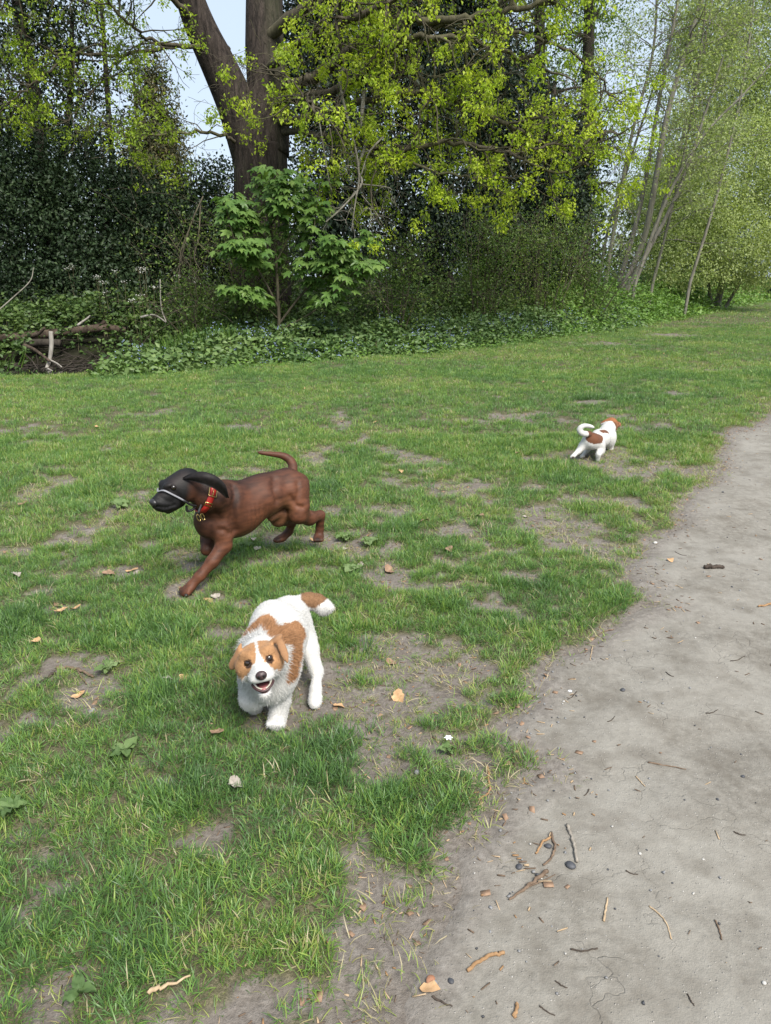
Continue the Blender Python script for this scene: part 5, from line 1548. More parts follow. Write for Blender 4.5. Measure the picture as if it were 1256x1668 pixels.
def build_terrier():
    P = Pt
    rng = np.random.default_rng(3)
    lo, hi = np.array((-.62, 1.66, -.03)), np.array((-.10, 2.50, .46))
    s = Sculpt(lo, hi, .0042)
    Rp, Mp, Cp = P(468, 1007, 2.26), P(457, 1035, 2.13), P(442, 1076, 1.99)
    # trunk
    s.chain([Cp, Mp, Rp], [.088, .075, .066], .04)
    Fw = unit(Cp - Rp)
    s.ell(P(436, 1102, 1.95), (0, 0, 1), .085, (1, 0, 0), .078, .07, .04)
    s.ell(P(470, 1009, 2.27), (1, 0, 0), .062, (0, 0, 1), .070, .08, .03)
    s.cone(P(420, 1050, 1.98), P(440, 1005, 2.17), .04, .05, .05)
    # neck
    s.chain([P(440, 1062, 2.0), P(428, 1072, 1.90)], [.078, .066], .03)
    # head: its own frame, looking up at the camera
    hc = P(420, 1073, 1.845)
    eye_c = np.array((0, 0, CAM_H))
    hf = unit(eye_c - hc); hf = unit(hf + np.array((.03, 0, -.30)))
    hl = unit(np.cross(np.array((0, 0, 1)), hf))                      # dog's own left = viewer's right
    hu = np.cross(hf, hl)
    a = math.radians(-7); hl, hu = hl * math.cos(a) - hu * math.sin(a), hu * math.cos(a) + hl * math.sin(a)
    H = lambda f, l, u: hc + hf * f + hl * l + hu * u
    s.ell(H(-.008, 0, -.002), hf, .060, hl, .062, .045, .015)
    s.ell(H(.0, .028, -.016), hf, .042, hl, .037, .040, .02)          # cheeks
    s.ell(H(.0, -.028, -.016), hf, .042, hl, .037, .040, .02)
    s.cone(H(.036, 0, -.012), H(.086, 0, -.019), .029, .0205, .016)   # muzzle
    s.ell(H(.072, .017, -.026), hf, .028, hl, .018, .016, .010)       # upper lips
    s.ell(H(.072, -.017, -.026), hf, .028, hl, .018, .016, .010)
    s.cone(H(.020, 0, -.056), H(.064, 0, -.076), .028, .017, .012)    # lower jaw, open
    s.cone(H(.036, .022, .026), H(.026, .034, .026), .013, .013, .016)
    s.cone(H(.036, -.022, .026), H(.026, -.034, .026), .013, .013, .016)
    s.ell(H(.036, .0275, .0055), hf, .012, hl, .0105, .0075, .006, True) # eye sockets
    s.ell(H(.036, -.0275, .0055), hf, .012, hl, .0105, .0075, .006, True)
    # open mouth
    s.ell(H(.076, 0, -.054), hf, .042, hl, .0315, .0170, .005, True)
    # ears: folded flaps
    for sg, tip, out in ((1, P(467, 1076, 1.815), .0), (-1, P(376, 1090, 1.84), 0)):
        b0 = H(.002, sg * .046, .040)
        m0 = H(.012, sg * .064, .050) if sg > 0 else H(-.006, sg * .062, .014)
        s.ell((b0 + m0) / 2, m0 - b0, np.linalg.norm(m0 - b0) * .9 + .008, hf, .015 if sg > 0 else .009, .0075, .008)
        s.ell((m0 + tip) / 2, tip - m0, np.linalg.norm(tip - m0) * .62, np.cross(tip - m0, hf), .0125, .006, .006)
    # forelegs
    s.chain([P(452, 1108, 1.98), P(456, 1140, 1.965), P(453, 1160, 1.955), P(450, 1172, 1.945)], [.043, .027, .0215, .0215], .022)
    s.ell(P(450, 1176, 1.935), (0, -1, -.1), .036, (1, 0, 0), .027, .019, .012)
    for dx in (-12, -5, 3, 10):
        s.cone(P(450 + dx * .7, 1175, 1.92), P(449 + dx, 1180, 1.905), .0105, .0095, .006)
    s.chain([P(412, 1112, 1.97), P(408, 1138, 1.94), P(414, 1150, 1.985)], [.042, .030, .022], .025)
    s.cone(P(414, 1150, 1.985), P(416, 1154, 2.03), .022, .02, .01)
    # hind leg swinging forward on the viewer's right, other hind leg behind
    s.ell(P(499, 1040, 2.22), unit(P(493, 1015, 2.26) - P(507, 1070, 2.17)), .080, (0, 1, 0), .046, .031, .03)
    s.chain([P(504, 1060, 2.18), P(512, 1085, 2.15), P(516, 1095, 2.14), P(513.5, 1122, 2.09), P(512.5, 1138, 2.065)], [.029, .019, .0165, .0155, .0190], .018)
    s.ell(P(512.5, 1141, 2.055), (0, -.8, -.4), .030, (1, 0, 0), .0215, .019, .012)
    s.chain([P(455, 1050, 2.27), P(452, 1085, 2.25), P(450, 1100, 2.32), P(448, 1120, 2.33)], [.06, .04, .024, .022], .025)
    # tail
    tl = [P(484, 985, 2.31), P(501, 979, 2.34), P(516, 981, 2.35), P(527, 989, 2.34), P(537, 990, 2.33)]
    s.chain(tl, [.030, .028, .027, .027, .014], .012)
    v, F = s.mesh(2)
    n = vnormals(v, F)
    nz = fbm(v, 40, 8, 2) - .5
    q = v - hc
    f, l, u = q @ hf, q @ hl, q @ hu
    c = np.tile(WHITE, (len(v), 1))
    # brown mask with white blaze and muzzle
    ishead = (np.linalg.norm(q, axis=1) < .095) & (f > -.022 + nz * .01)
    brown_h = ishead & (u > -.030 + .25 * np.clip(abs(l) - .03, 0, .05) + nz * .012 - .35 * (abs(l) > .045) * .03)
    blaze = (abs(l - .002) < .0034 + .030 * np.clip(.030 - u, 0, 1) + np.clip(f - .03, 0, 1) * .25 + nz * .003)
    muzz = (f > .036) & (abs(l) < .009 + .9 * np.clip(.008 - u, 0, .03)) & (u < .010) | (f > .060) & (u < .012)
    brown_h &= ~blaze & ~muzz
    erd = np.minimum(pdist(v, [H(.002, .046, .04), H(.012, .064, .050), P(467, 1076, 1.815)]), pdist(v, [H(.002, -.046, .04), H(-.006, -.062, .014), P(376, 1090, 1.84)]))
    ear = erd < .024
    facec = TAN * np.array((1.12, 1.12, 1.05)) * (1 + .5 * nz[:, None])
    c[brown_h] = facec[brown_h]
    c[ear & (abs(l) > .048) & (u > -.045)] = TAN * .86
    # saddle
    sad = [surf(v, n, *k)[0] for k in ((405, 1024), (420, 1012), (432, 1003), (442, 1020), (456, 1028))]
    sad2 = [surf(v, n, *k)[0] for k in ((458, 1028), (478, 1024), (490, 1026), (488, 1050), (483, 1075), (480, 1095))]
    d1 = np.minimum(pdist(v, sad) - .026, pdist(v, sad2) - np.interp(v[:, 2], (.08, .25), (.018, .036)))
    back = f < -.05
    m = (d1 + nz * .020 < 0) & back
    c[m] = (TAN * np.array((.98, .92, .85)))[None] * (1 + .4 * nz[m, None])
    m = (pdist(v, [P(492, 980, 2.32), P(503, 977, 2.34), P(514, 975, 2.35)]) < .036) & (proj(v)[:, 0] > 489) & (proj(v)[:, 1] < 990 + nz * 6)
    c[m] = TAN * .62
    # inside of mouth, lips, eye rims
    inm = (np.linalg.norm((q - (hf * .078 - hu * .054)[None]) @ np.stack((hf / .045, hl / .0335, hu / .0190)).T, axis=1) < 1)
    c[inm] = (.11, .032, .036)
    for sg in (1, -1):
        er = np.linalg.norm(v - H(.046, sg * .0275, .0055), axis=1)
        c[er < .0135] = (.045, .024, .016)
    root = tag(empty("terrier", tuple(P(455, 1130, 2.08) * np.array((1, 1, 0)))), "shaggy white terrier with tan face patches and saddle, mouth open, trotting towards the camera", "dog")
    wm = coat_mat("rough white coat", .8, .15, 420, .4, .1)
    link("body", mesh_np("terrier_body", v, F, None, col=c), wm, root)
    eyem = plain_mat("dark brown eye", (.006, .004, .003), (.025, .012, .006), 200, .05, .9, 0)
    for sg in (1, -1):
        V, Fb = ball(H(.0318, sg * .0275, .0060), .0138)
        link("eye", mesh_np("eye", V, Fb), eyem, root)
    ax = np.stack((hl, hf, hu))
    V, Fb = ball(H(.104, 0, -.014), .0135, ax, (1.15, .75, .95))
    nose = link("nose", mesh_np("nose", V, Fb), plain_mat("brown-black nose", (.03, .018, .018), (.06, .036, .036), 260, .35, .45, .5, .002), root)
    for sg in (1, -1):
        V, Fb = ball(H(.1125, sg * .0062, -.0145), .0042, ax, (1, .7, .9), 8, 6)
        link("nostril", mesh_np("nostril", V, Fb), plain_mat("nostril", (.004, .003, .003), (.006, .005, .005), 100, .6), nose)
    # lower lip, teeth, tongue
    V, Fb = ball(H(.058, 0, -.062), .020, ax, (.85, 1.35, .36))
    link("tongue", mesh_np("tongue", V, Fb), plain_mat("wet tongue", (.24, .075, .085), (.34, .12, .125), 120, .25, .5, .2, .001), root)
    T = Tubes(); th = np.linspace(-1.9, 1.9, 15)
    T.add(np.array([H(.062 + .022 * math.cos(t), .0285 * math.sin(t), -.0650 + .016 * abs(math.sin(t)) ** 2) for t in th]), .0036, 6)
    link("lip", T.mesh("lip"), plain_mat("dark lip", (.03, .014, .015), (.07, .03, .031), 120, .35, .4), root)
    T = Tubes()
    for t in np.linspace(-1.6, 1.6, 25):
        b = H(.060 + .020 * math.cos(t), .0245 * math.sin(t), -.0620 + .013 * abs(math.sin(t)) ** 2)
        T.add(np.array((b, b + hu * (.0075 if .8 < abs(t) < 1.2 else .0045))), [.0019, .0008], 5)
    link("teeth", T.mesh("teeth"), plain_mat("teeth", (.62, .58, .48), (.7, .66, .56), 100, .3, .5), root)
    # fur
    kp = np.ones(len(v))
    kp[inm] = 0
    nose_d = np.linalg.norm(v - H(.104, 0, -.014), axis=1)
    kp[nose_d < .018] = 0
    for sg in (1, -1): kp[np.linalg.norm(v - H(.040, sg * .0275, .0055), axis=1) < .0160] = 0
    kp[(f > .040) & (abs(l) < .032) & (u < -.026) & (u > -.074)] *= .0
    kp[ear] = 0
    legd = lambda p: pdist(p, [P(509, 1055, 2.18), P(517, 1095, 2.14), P(512.5, 1141, 2.055)])
    def lenf(p):
        qq = p - hc
        ff, ll, uu = qq @ hf, qq @ hl, qq @ hu
        hd = 1 - sstep(.06, .10, np.linalg.norm(qq, axis=1))
        L = .007 + .016 * (1 - sstep(.06, .16, np.abs(np.linalg.norm(p - P(430, 1060, 1.93), axis=1)))) + .006 * fbm(p, 20, 3, 2)
        L = np.where(p[:, 2] < .09, .010, L)
        L = np.where(legd(p) < .05, .0065, L)
        L = np.where(p[:, 2] < .035, .0060, L)
        L = L * (1 - hd) + hd * np.where(uu < -.03, .015, .0042)
        L = np.where((ff > .03) & (uu > -.03), .0055, L)
        L = np.where(pdist(p, [H(.002, .046, .04), P(467, 1076, 1.815)]) < .022, .005, L)
        return L
    def flowf(p, nn):
        qq = p - hc
        hd = (1 - sstep(.06, .11, np.linalg.norm(qq, axis=1)))[:, None]
        body = -Fw * .8 + np.array((0, 0, -.7))
        face = unit(qq - hf * .09) + np.array((0, 0, -.25))
        return body * (1 - hd) + face * hd
    fm = coat_mat("shaggy hair", .75, .2, 200, .0, .0)
    fur("fur", rng, v, F, n, c, 95000, lenf, flowf, .0009, fm, root, .17, kp, .18)

def build_far_terrier():
    P = Pt
    lo, hi = np.array((1.28, 5.05, -.03)), np.array((2.05, 6.1, .42))
    s = Sculpt(lo, hi, .0075)
    s.chain([P(966, 719, 5.34), P(978, 714, 5.48), P(988, 710, 5.62)], [.056, .061, .069], .04)
    s.ell(P(990, 714, 5.62), (0, 0, 1), .078, (1, 0, 0), .058, .075, .04)
    s.ell(P(963, 718, 5.32), (0, 0, 1), .06, (1, 0, 0), .056, .058, .03)
    s.chain([P(990, 702, 5.68), P(995, 694, 5.78)], [.058, .048], .03)
    s.ell(P(996, 690.5, 5.82), (0.5, .8, 0), .062, (1, -.6, 0), .052, .052, .02)
    s.cone(P(1000, 691, 5.86), P(1008, 692, 5.95), .034, .024, .02)
    s.ell(P(1003.5, 694.5, 5.80), (.2, 0, -1), .042, (0, 1, 0), .026, .011, .012)
    s.ell(P(984, 688, 5.80), (-.6, 0, -.5), .034, (0, 1, 0), .024, .011, .012)
    # hind legs
    s.ell(P(978, 724, 5.36), (0.1, .2, -1), .068, (0, 1, 0), .05, .040, .02)
    s.chain([P(979.5, 733, 5.37), P(975.5, 740, 5.28), P(974.5, 749, 5.29)], [.034, .018, .0155], .015)
    s.ell(P(975, 753, 5.31), (0.1, 1, 0), .027, (1, 0, 0), .019, .015, .010)
    s.chain([P(957, 721, 5.32), P(950, 727, 5.32), P(943, 735, 5.30), P(937, 740, 5.27)], [.048, .030, .018, .0155], .018)
    s.ell(P(934.5, 743, 5.26), (-1, -.2, -.5), .027, (0, 1, 0), .018, .016, .010)
    # forelegs seen between and beyond
    s.chain([P(962, 725, 5.5), P(957, 734, 5.46), P(951, 741, 5.40)], [.036, .018, .0145], .015)
    s.ell(P(949.5, 743, 5.38), (-1, 0, -.4), .023, (0, 1, 0), .017, .014, .010)
    s.chain([P(995, 720, 5.62), P(996, 732, 5.62), P(991, 740, 5.60)], [.034, .018, .014], .016)
    tl = spline([P(961, 706, 5.29), P(954, 707, 5.25), P(947, 704.5, 5.24), P(944.7, 699, 5.24), P(950, 694, 5.24), P(958, 693.5, 5.25), P(967, 696, 5.26)], 3)
    s.chain(list(tl), np.linspace(.0205, .011, len(tl)), .01)
    v, F = s.mesh(2); n = vnormals(v, F)
    nz = fbm(v, 30, 2, 2) - .5
    c = np.tile(WHITE, (len(v), 1))
    br = np.array((.13, .052, .026)); hd = np.array((.27, .105, .040))
    q = surf(v, n, 973, 709)[0]; q2 = surf(v, n, 966, 707)[0]
    c[(pdist(v, [q2, q, q + np.array((.03, .04, 0))]) + nz * .02 < .050) & (pdist(v, list(tl[3:])) > .026)] = br
    c[(pdist(v, [surf(v, n, 984, 698)[0], surf(v, n, 994, 700)[0]]) + nz * .01 < .020)] = br
    h = (v - P(994, 694, 5.77)) @ unit(np.array((.4, .8, .35)))
    c[(h + nz * .02 > -.002) & (v[:, 2] > .14)] = hd
    c[np.linalg.norm(v - P(1000, 694, 5.75), axis=1) < .035] = hd * .55
    for a in ((934, 745, 5.25), (975, 757, 5.27)):
        c[np.linalg.norm(v - P(*a), axis=1) < .011] = (.10, .07, .06)
    root = tag(empty("terrier", tuple(P(970, 740, 5.4) * np.array((1, 1, 0)))), "small white terrier with chestnut head and back patch, tail curled up, running away", "dog")
    wm = coat_mat("short white coat", .75, .2, 500, .3, .1)
    link("body", mesh_np("far_terrier_body", v, F, None, col=c), wm, root)
    rng = np.random.default_rng(8)
    d = unit(np.array((-.5, -.8, -.5)))
    fur("fur", rng, v, F, n, c, 16000, lambda p: np.full(len(p), .008), lambda p, nn: np.tile(d, (len(p), 1)), .0013, coat_mat("short hair", .75, .2, 200, 0), root, .12)

# ------------------------------------------------------------------ litter, sticks, stones, weeds
def build_litter():
    rng = np.random.default_rng(55)
    def lift(p, h=0.004):
        p = np.array(p, float); p[2] = ptop(p[None, :2])[0] + h
        return p
    wood = {'pale': plain_mat("pale bare wood", (.30, .215, .13), (.46, .35, .23), 60, .8, .2, .5, .002), 'orange': plain_mat("orange-brown wood", (.20, .115, .055), (.33, .205, .11), 50, .8, .2, .5, .002),
            'grey': plain_mat("weathered grey wood", (.16, .14, .115), (.30, .27, .23), 60, .85, .2, .5, .002), 'dark': plain_mat("dark damp bark", (.025, .02, .016), (.08, .062, .05), 50, .85, .2, .6, .003),
            'brown': plain_mat("brown bark", (.085, .058, .04), (.19, .135, .095), 60, .85, .2, .6, .003)}
    def stick(label, pix, r0, r1, mat, group=None, name="twig", side=None, h=None):
        r0, r1 = r0 * .62, r1 * .58
        c = np.array([lift(Gp(*q), (h or 0) + r0 * .9) for q in pix])
        c = spline(c, 6)
        c[1:-1] += rng.normal(size=(len(c) - 2, 3)) * r0 * .30
        T = Tubes()
        T.add(c, np.linspace(r0, r1, len(c)) * (1 + .06 * rng.normal(size=len(c))), 8, .10, int(rng.integers(99)))
        if side:
            a = c[len(c) // 2]; b = lift(Gp(*side), r1)
            T.add(np.array((a, (a + b) / 2 + rng.normal(size=3) * .004, b)), [r1 * .8, r1 * .7, r1 * .4], 6)
        base = c.mean(0)
        me = T.mesh(name)
        o = link(name, me, wood[mat])
        me.transform(Matrix.Translation(-Vector(base))); o.location = base
        return tag(o, label, "twig" if name == "twig" else "stick", group)
    stick("pale orange bent twig at the ragged grass edge, right of the lowest dark tufts", [(794, 1250), (797, 1270), (798, 1290), (788, 1302), (780, 1311)], .0055, .004, 'orange')
    stick("straight grey stick lying upright in the picture on the path, nearest the grass", [(924, 1349), (930, 1366), (937, 1388), (940, 1410)], .0065, .0055, 'grey')
    stick("curved grey-brown twig beside the straight grey stick", [(898, 1362), (904, 1385), (899, 1402), (885, 1414)], .0055, .004, 'brown')
    stick("short reddish twig crossing behind the curved twig on the path", [(897, 1369), (884, 1380), (873, 1396)], .005, .004, 'orange')
    stick("strip of brown bark slanting at the path edge below the curved twig", [(892, 1424), (868, 1443), (850, 1456), (830, 1470)], .008, .004, 'brown', side=(905, 1428))
    stick("curved orange stick on bare path near the bottom of the picture", [(822, 1556), (806, 1558), (786, 1566), (762, 1585)], .0065, .006, 'orange')
    stick("long thin pale curved twig in the middle of the path", [(1058, 1478), (1075, 1492), (1086, 1507), (1094, 1532)], .003, .0025, 'pale')
    stick("short pale thin twig left of the long curved one on the path", [(990, 1466), (987, 1485), (984, 1504)], .0035, .004, 'pale')
    stick("stubby orange chip of wood at the bottom edge of the picture", [(844, 1637), (841, 1650), (838, 1660)], .0055, .006, 'orange')
    stick("thick dark charred-looking stick lying alone on the far path", [(1147, 931), (1162, 929), (1178, 928)], .016, .015, 'dark', name="stick")
    stick("pale brown stick lying at the right edge of the far path", [(1262, 986), (1248, 990), (1235, 993)], .008, .006, 'orange', name="stick")
    stick("exposed pale brown root in the worn patch by the left edge", [(92, 1093), (115, 1094), (132, 1101), (152, 1111)], .011, .007, 'brown', name="stick", side=(142, 1122))
    stick("dark dead stick beside the exposed root at the left edge", [(62, 1128), (75, 1112), (90, 1102)], .012, .008, 'dark', name="stick")
    stick("thin grey-brown twig on bare soil left of the shaggy terrier's feet", [(308, 1180), (295, 1196), (266, 1212)], .006, .004, 'brown')
    stick("pale bark strip among grass at the bottom left", [(243, 1632), (270, 1626), (312, 1612)], .008, .003, 'pale', name="stick", h=.012)
    stick("short pale twig on the bare soil at the bottom, left of centre", [(414, 1553), (408, 1566), (399, 1584)], .004, .003, 'pale')
    stick("thin dark twig on the path's shaded edge, above the orange curved stick", [(930, 1550), (950, 1553), (974, 1548)], .003, .002, 'dark')
    stick("faint thin grey twig near the far right of the near path", [(1036, 1268), (1043, 1276), (1051, 1285)], .003, .002, 'pale')
    stick("dark thin twig pressed in the path at right", [(1056, 1246), (1085, 1250), (1118, 1256)], .004, .002, 'brown')
    stick("thin dark bent twig on bare soil up near the path edge, right of centre", [(905, 932), (928, 925), (952, 930)], .005, .003, 'dark')
    stick("thin upright pale twig by the grass tip at the path's edge", [(966, 1052), (964, 1064), (962, 1078)], .003, .002, 'pale')
    stick("brown twig end jutting from the grass edge left of the thin pale twig", [(1000, 1026), (985, 1030), (968, 1040)], .005, .003, 'brown')
    stick("short dark twig on the path, right of the small pebbles near the bottom", [(1165, 1500), (1172, 1515), (1176, 1532)], .003, .003, 'brown')
    stick("dark crooked twig at the bottom of the bare soil, centre", [(705, 1625), (722, 1636), (738, 1642)], .004, .002, 'dark')
    for q in [(1085, 1100, 1098, 1108), (1150, 1165, 1170, 1160), (960, 1290, 952, 1300), (1020, 1420, 1040, 1426), (905, 1600, 925, 1612), (1120, 1620, 1132, 1640), (990, 1180, 1002, 1172), (880, 1640, 905, 1655), (1195, 1360, 1215, 1366), (940, 1130, 925, 1142), (1100, 900, 1120, 906), (1190, 1080, 1214, 1072)]:
        stick("tiny dark twig fragment pressed into the path", [q[:2], ((q[0] + q[2]) / 2, (q[1] + q[3]) / 2 + 2), q[2:]], .0026, .0016, 'dark', "tiny twigs on the path")
    # fallen leaves: crumpled, each its own mesh
    lm = {'tan': plain_mat("dry tan leaf", (.34, .20, .10), (.52, .34, .19), 50, .8, .15, .4, .003), 'brown': plain_mat("dry brown leaf", (.16, .10, .065), (.30, .20, .135), 50, .8, .15, .4, .003),
          'grey': plain_mat("dry grey leaf", (.22, .19, .165), (.38, .34, .30), 50, .85, .15, .4, .003)}
    def fallen(label, q, size, mat, group=None):
        g = lift(Gp(*q), .02 if cover(Gp(*q)[None, :2])[0] > .4 else .008)
        a = rng.uniform(0, 6.28); nx, ny = 7, 5
        V, F = [], []
        for i in range(nx):
            x = i / (nx - 1) * 2 - 1
            w = .62 * max(.04, (1 - x * x)) ** .6 * (1 + .18 * math.sin(i * 2.3 + a))
            for j in range(ny):
                y = (j / (ny - 1) * 2 - 1) * w
                z = .30 * y * y + .22 * x * x * (1 if a > 3 else -.4) + rng.normal() * .05 + .10 * math.sin(3 * x + a)
                V.append((x, y, z))
        for i in range(nx - 1):
            for j in range(ny - 1):
                k = i * ny + j
                F.append((k, k + ny, k + ny + 1, k + 1))
        V = np.array(V) * size / 2
        me = mesh_np("fallen_leaf", V, np.array(F))
        o = link("fallen_leaf", me, lm[mat])
        o.location = g; o.rotation_euler = (rng.normal() * .2, rng.normal() * .2, a)
        tag(o, label, "leaf", group)
    fallen("large crumpled tan leaf on grass, right of the shaggy terrier", (650, 1138), .062, 'tan')
    fallen("folded tan leaf on the grass above the exposed root, right one of a pair", (124, 1004), .05, 'tan')
    fallen("folded tan leaf on the grass above the exposed root, left one of a pair", (101, 1009), .055, 'tan')
    fallen("tan leaf in worn grass left of the hound's front paw", (215, 934), .06, 'tan')
    fallen("brown leaf in worn grass, second from the hound's front paw", (178, 943), .06, 'brown')
    fallen("curled grey leaf just below the hound's front paw", (350, 974), .05, 'grey')
    fallen("brown leaf just right of the hound's front paw", (338, 979), .05, 'tan')
    fallen("grey leaf on the grass under the hound's belly", (412, 883), .05, 'grey')
    fallen("curled tan leaf on worn soil left of the shaggy terrier's head", (300, 1112), .05, 'tan')
    fallen("flat brown leaf on soil at left, below the exposed root", (128, 1141), .045, 'tan')
    fallen("small tan leaf by the shaggy terrier's hind paw", (551, 1152), .04, 'tan')
    fallen("broad flat brown leaf on bare soil at centre, among worn grass", (634, 931), .075, 'brown')
    fallen("brown leaf in the grass below and left of the shaggy terrier's front paw", (354, 1214), .04, 'brown')
    fallen("orange-brown leaf far out on the lawn, at upper centre", (611, 693), .07, 'tan')
    fallen("reddish-brown flat stone-like leaf on bare soil at the bottom centre", (701, 1614), .04, 'tan')
    fallen("tan leaf on the far edge of the path beside a white stone", (1092, 918), .045, 'tan')
    for q in ((652, 772), (556, 690), (96, 992), (720, 770), (780, 850), (860, 845), (690, 860), (500, 640), (330, 655), (930, 645), (225, 940), (60, 1060), (28, 945), (420, 905), (560, 895), (600, 880), (700, 640), (200, 648), (880, 620), (1040, 610), (300, 640), (40, 830), (160, 700), (510, 880), (585, 925), (380, 1290), (640, 1080), (905, 690), (840, 745), (270, 1120), (10, 905), (730, 905), (1080, 575), (980, 585)):
        fallen("small dry brown leaf lying in the grass", (q[0] + rng.normal() * 3, q[1] + rng.normal() * 2), rng.uniform(.035, .06), ('brown', 'tan', 'grey')[int(rng.integers(3))], "small dry leaves in the grass")
    # stones
    sm = {'dark': plain_mat("dark flint", (.03, .032, .038), (.08, .082, .09), 40, .6, .4, .4, .003), 'grey': plain_mat("grey stone", (.15, .15, .155), (.27, .27, .27), 40, .8, .3, .5, .003),
          'white': plain_mat("white stone", (.33, .32, .30), (.48, .46, .43), 40, .8, .3, .3, .002), 'red': plain_mat("brick-red stone", (.24, .11, .06), (.36, .18, .11), 40, .8, .3, .4, .003)}
    def stone(label, q, size, mat, group=None):
        size = size * .8
        V, F = ball((0, 0, 0), size / 2, None, (1, .8, .55), 12, 8)
        V = V * (1 + .5 * (fbm(V + rng.random(3) * 9, 1.6 / size, int(rng.integers(99)), 2) - .5))[:, None]
        me = mesh_np("pebble", V, F)
        o = link("pebble", me, sm[mat]); o.location = lift(Gp(*q), size * .12); o.rotation_euler = (0, 0, rng.uniform(0, 6))
        tag(o, label, "pebble", group)
    stone("dark rounded pebble beside the curved twig on the path", (893, 1384), .024, 'dark')
    stone("flat dark pebble below the straight grey stick on the path", (930, 1415), .030, 'dark')
    stone("dark pebble in the debris left of the curved twig", (846, 1417), .022, 'dark')
    stone("brick-red stone on the bare soil at the bottom, centre", (702, 1598), .030, 'red')
    stone("small grey stone just above the brick-red stone", (708, 1604), .02, 'grey')
    stone("dark pebble alone on the middle of the path", (1015, 1128), .024, 'dark')
    stone("small black pebble on the path at right, upper one", (1210, 1269), .015, 'dark')
    stone("small black pebble on the path at right, lower one", (1169, 1308), .012, 'dark')
    stone("grey stone half buried in grass left of the bent orange twig", (680, 1266), .024, 'grey')
    stone("bluish grey stone in the grass near the left edge", (150, 1165), .030, 'grey')
    stone("white pebble on the path, right of the straight grey stick", (1043, 1394), .012, 'white')
    stone("white stone at the far path edge beside a tan leaf", (1068, 885), .03, 'white')
    stone("tiny white pebble on the soil by the dark tufts", (919, 1145), .012, 'white')
    stone("grey pebble on the bare soil by the bottom orange stick", (735, 1600), .018, 'dark')
    stone("dark pebble under the shrubby grass edge, right side", (1178, 805), .025, 'dark')
    stone("pale pebble near the right edge at the bottom of the path", (1245, 1603), .012, 'white')
    for k in range(24):
        while True:
            q = (rng.uniform(640, 1250), rng.uniform(780, 1660))
            if path_sd(Gp(*q)[None, :2])[0] > .02: break
        stone("tiny pebble scattered on the trodden path", q, rng.uniform(.004, .009) * (1 + (q[1] < 1000)), ('dark', 'grey', 'dark', 'grey', 'white')[k % 5], "tiny pebbles on the path")
    # broadleaf weeds in the turf: each leaf a part
    wm = leaf_mat("dock leaf", [(0, (.06, .11, .04)), (.5, (.11, .175, .06)), (1, (.17, .235, .10))], .25, .6, .2)
    def weed(label, q, n, size, asp, tint, up=.35):
        g = lift(Gp(*q), .018)
        root = tag(empty("broadleaf_weed", tuple(g)), label, "weed")
        for k in range(n):
            a = 6.283 * k / n + rng.normal() * .35
            L = size * .62 * rng.uniform(.7, 1.15)
            V, F = [], []
            for i in range(7):
                x = i / 6
                w = asp * L * (math.sin(math.pi * min(1, .06 + .94 * x ** .75)) ** .7) * .5 + .0015
                z = L * (up * x * (1.1 - x) + .02 * math.sin(9 * x + k))
                for j, y in enumerate((-1, -.5, 0, .5, 1)):
                    V.append((x * L, y * w, z + abs(y) * w * .35 + .004 * rng.normal()))
            for i in range(6):
                for j in range(4):
                    m = i * 5 + j; F.append((m, m + 5, m + 6, m + 1))
            me = mesh_np("weed_leaf", np.array(V), np.array(F), np.full(len(V), np.clip(tint + rng.normal() * .15, 0, 1)))
            o = link("leaf", me, wm)
            o.parent = root; o.rotation_euler = (rng.normal() * .15, rng.normal() * .12 - .1, a); o.location = (0, 0, 0)
    weed("broad-leaved dock plant in the lawn left of the hound's head", (195, 832), 6, .13, .5, .7, .5)
    weed("flat pale dock plant by the exposed root at left", (178, 1103), 7, .085, .45, .8)
    weed("small flat weed by the hound's hind paw", (560, 884), 6, .075, .7, .8, .2)
    weed("flat round-leaved weed right of the hound's hind paw", (600, 893), 6, .08, .75, .85, .2)
    weed("flat weed below the hound's hind paw, above the shaggy terrier's tail", (572, 934), 6, .085, .6, .9, .2)
    weed("broad flat weed in the grass at the lower left", (205, 1243), 6, .075, .5, .55)
    weed("dark dock leaves at the left edge, low in the picture", (22, 1332), 5, .075, .5, .3)
    weed("small two-leaved weed by a white flower near the grass edge", (728, 1228), 4, .05, .7, .6)
    weed("grey-green leafy weed under the hound's chest", (400, 895), 7, .09, .4, .6, .6)
    weed("single dark leaf plant at the bottom left corner", (130, 1630), 3, .06, .6, .2)
    pm = plain_mat("white petal", (.62, .64, .68), (.78, .80, .84), 80, .6, .3, .1)
    V, F = [], []
    for (q, s) in (((731, 1219), .014), ((928, 1144), .008)):
        g = lift(Gp(*q), .035)
        root = tag(empty("white_flower", tuple(g)), "small white flower above a two-leaved weed near the grass edge" if s > .01 else "tiny white flower by the grass tip at the path edge", "flower")
        P = np.repeat(g[None], 6, 0); a = np.arange(6) * 1.047
        ax = np.stack((np.cos(a), np.sin(a), np.full(6, .3)), 1)
        link("petals", leaves_mesh("white_petals", P, ax, np.tile((0, 0, 1.0), (6, 1)), s, s * .7, np.zeros(6)), pm, root, smooth=False)
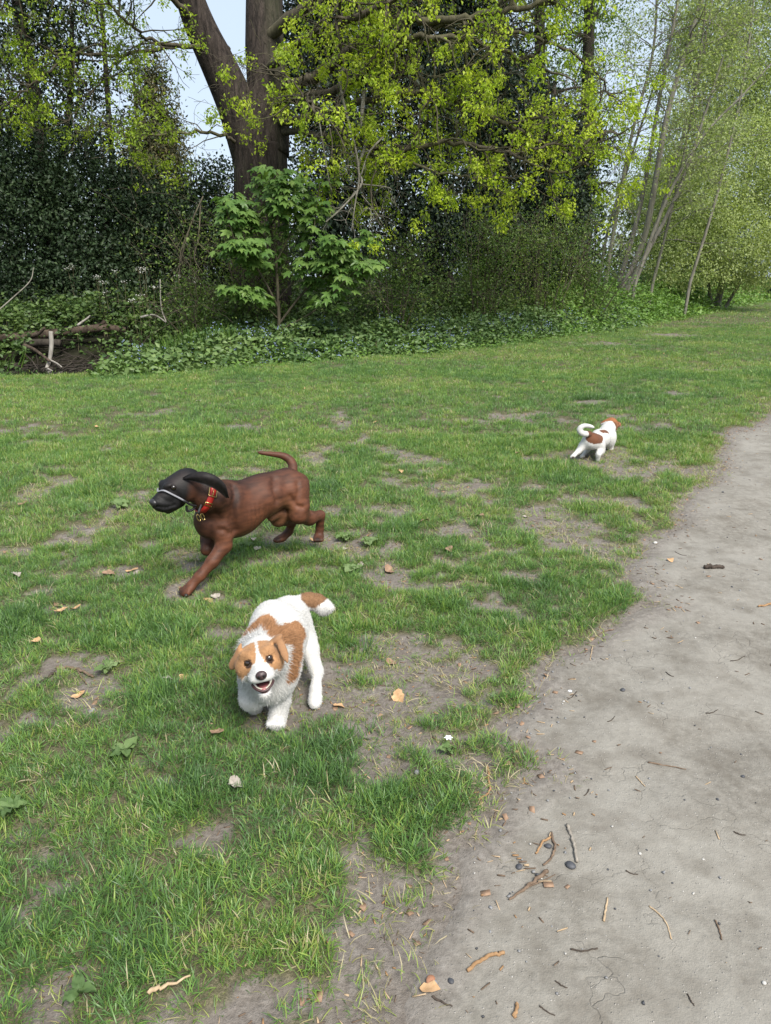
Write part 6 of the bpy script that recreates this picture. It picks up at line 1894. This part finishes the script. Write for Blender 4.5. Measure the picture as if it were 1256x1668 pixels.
    # wood chips and crumbs along the worn edge
    def chipmesh(nm, dims, mat, parent, loc):
        V = np.array([(x, y, z) for x in (-1, 1) for y in (-1, 1) for z in (-1, 1)], float) * np.array(dims) / 2
        V += rng.normal(size=V.shape) * min(dims) * .18
        F = np.array([(0, 1, 3, 2), (4, 6, 7, 5), (0, 4, 5, 1), (2, 3, 7, 6), (0, 2, 6, 4), (1, 5, 7, 3)])
        o = link(nm, mesh_np(nm, V, F), mat, parent, smooth=False); o.location = loc; o.matrix_parent_inverse = Matrix.Identity(4)
        return tag(o, kind='stuff')
    root = tag(empty("ground_litter", (0, 0, 0)), kind='stuff')
    srcs = []
    for k, (d, m) in enumerate((((.014, .004, .002), wood['orange']), ((.010, .003, .002), wood['orange']), ((.018, .003, .002), wood['brown']), ((.012, .004, .003), wood['pale']), ((.026, .0022, .002), wood['brown']), ((.007, .006, .004), sm['grey']), ((.006, .005, .004), sm['dark']), ((.005, .005, .003), sm['white']), ((.03, .0025, .002), wood['pale']), ((.022, .015, .0015), lm['brown']))):
        srcs.append(chipmesh("chip", d, m, root, tuple(lift(Gp(840 + 6 * k, 1400 + 5 * k), .004))))
    n = 60000
    p = np.column_stack((rng.uniform(-3, 4.2, n), rng.uniform(.9, 7.5, n)))
    sd = path_sd(p); cv = cover(p)
    edge = np.exp(-((sd - .02) / .13) ** 2) * (.35 + 1.1 * sstep(.4, .65, fbm(p, 2.5, 17, 2)))
    bare = (1 - cv) * (sd < 0) * .95
    onp = (sd > .1) * .08
    w = np.clip(edge * .75 + bare + onp, 0, 1) * (1 / (1 + .12 * p[:, 1]))
    k = rng.random(n) < w
    p, sd, cv = p[k], sd[k], cv[k]; n = len(p)
    z = ptop(p) + .002
    idx = np.where(rng.random(n) < np.exp(-np.maximum(sd, 0) / .18), rng.choice((0, 1, 2, 3, 4, 8, 9, 4, 2), n), rng.choice((4, 5, 5, 7, 6, 5, 2, 8, 5), n))
    scatter("litter", np.column_stack((p, z)), np.column_stack((rng.normal(size=(n, 2)) * .25, rng.uniform(0, 6.28, n))), rng.uniform(.35, 1.0, n), np.zeros(n), idx, srcs)

# ------------------------------------------------------------------ build everything
build_ground()
MATS = build_trees()
build_undergrowth(MATS)
build_grass()
build_hound()
build_terrier()
build_far_terrier()
build_litter()
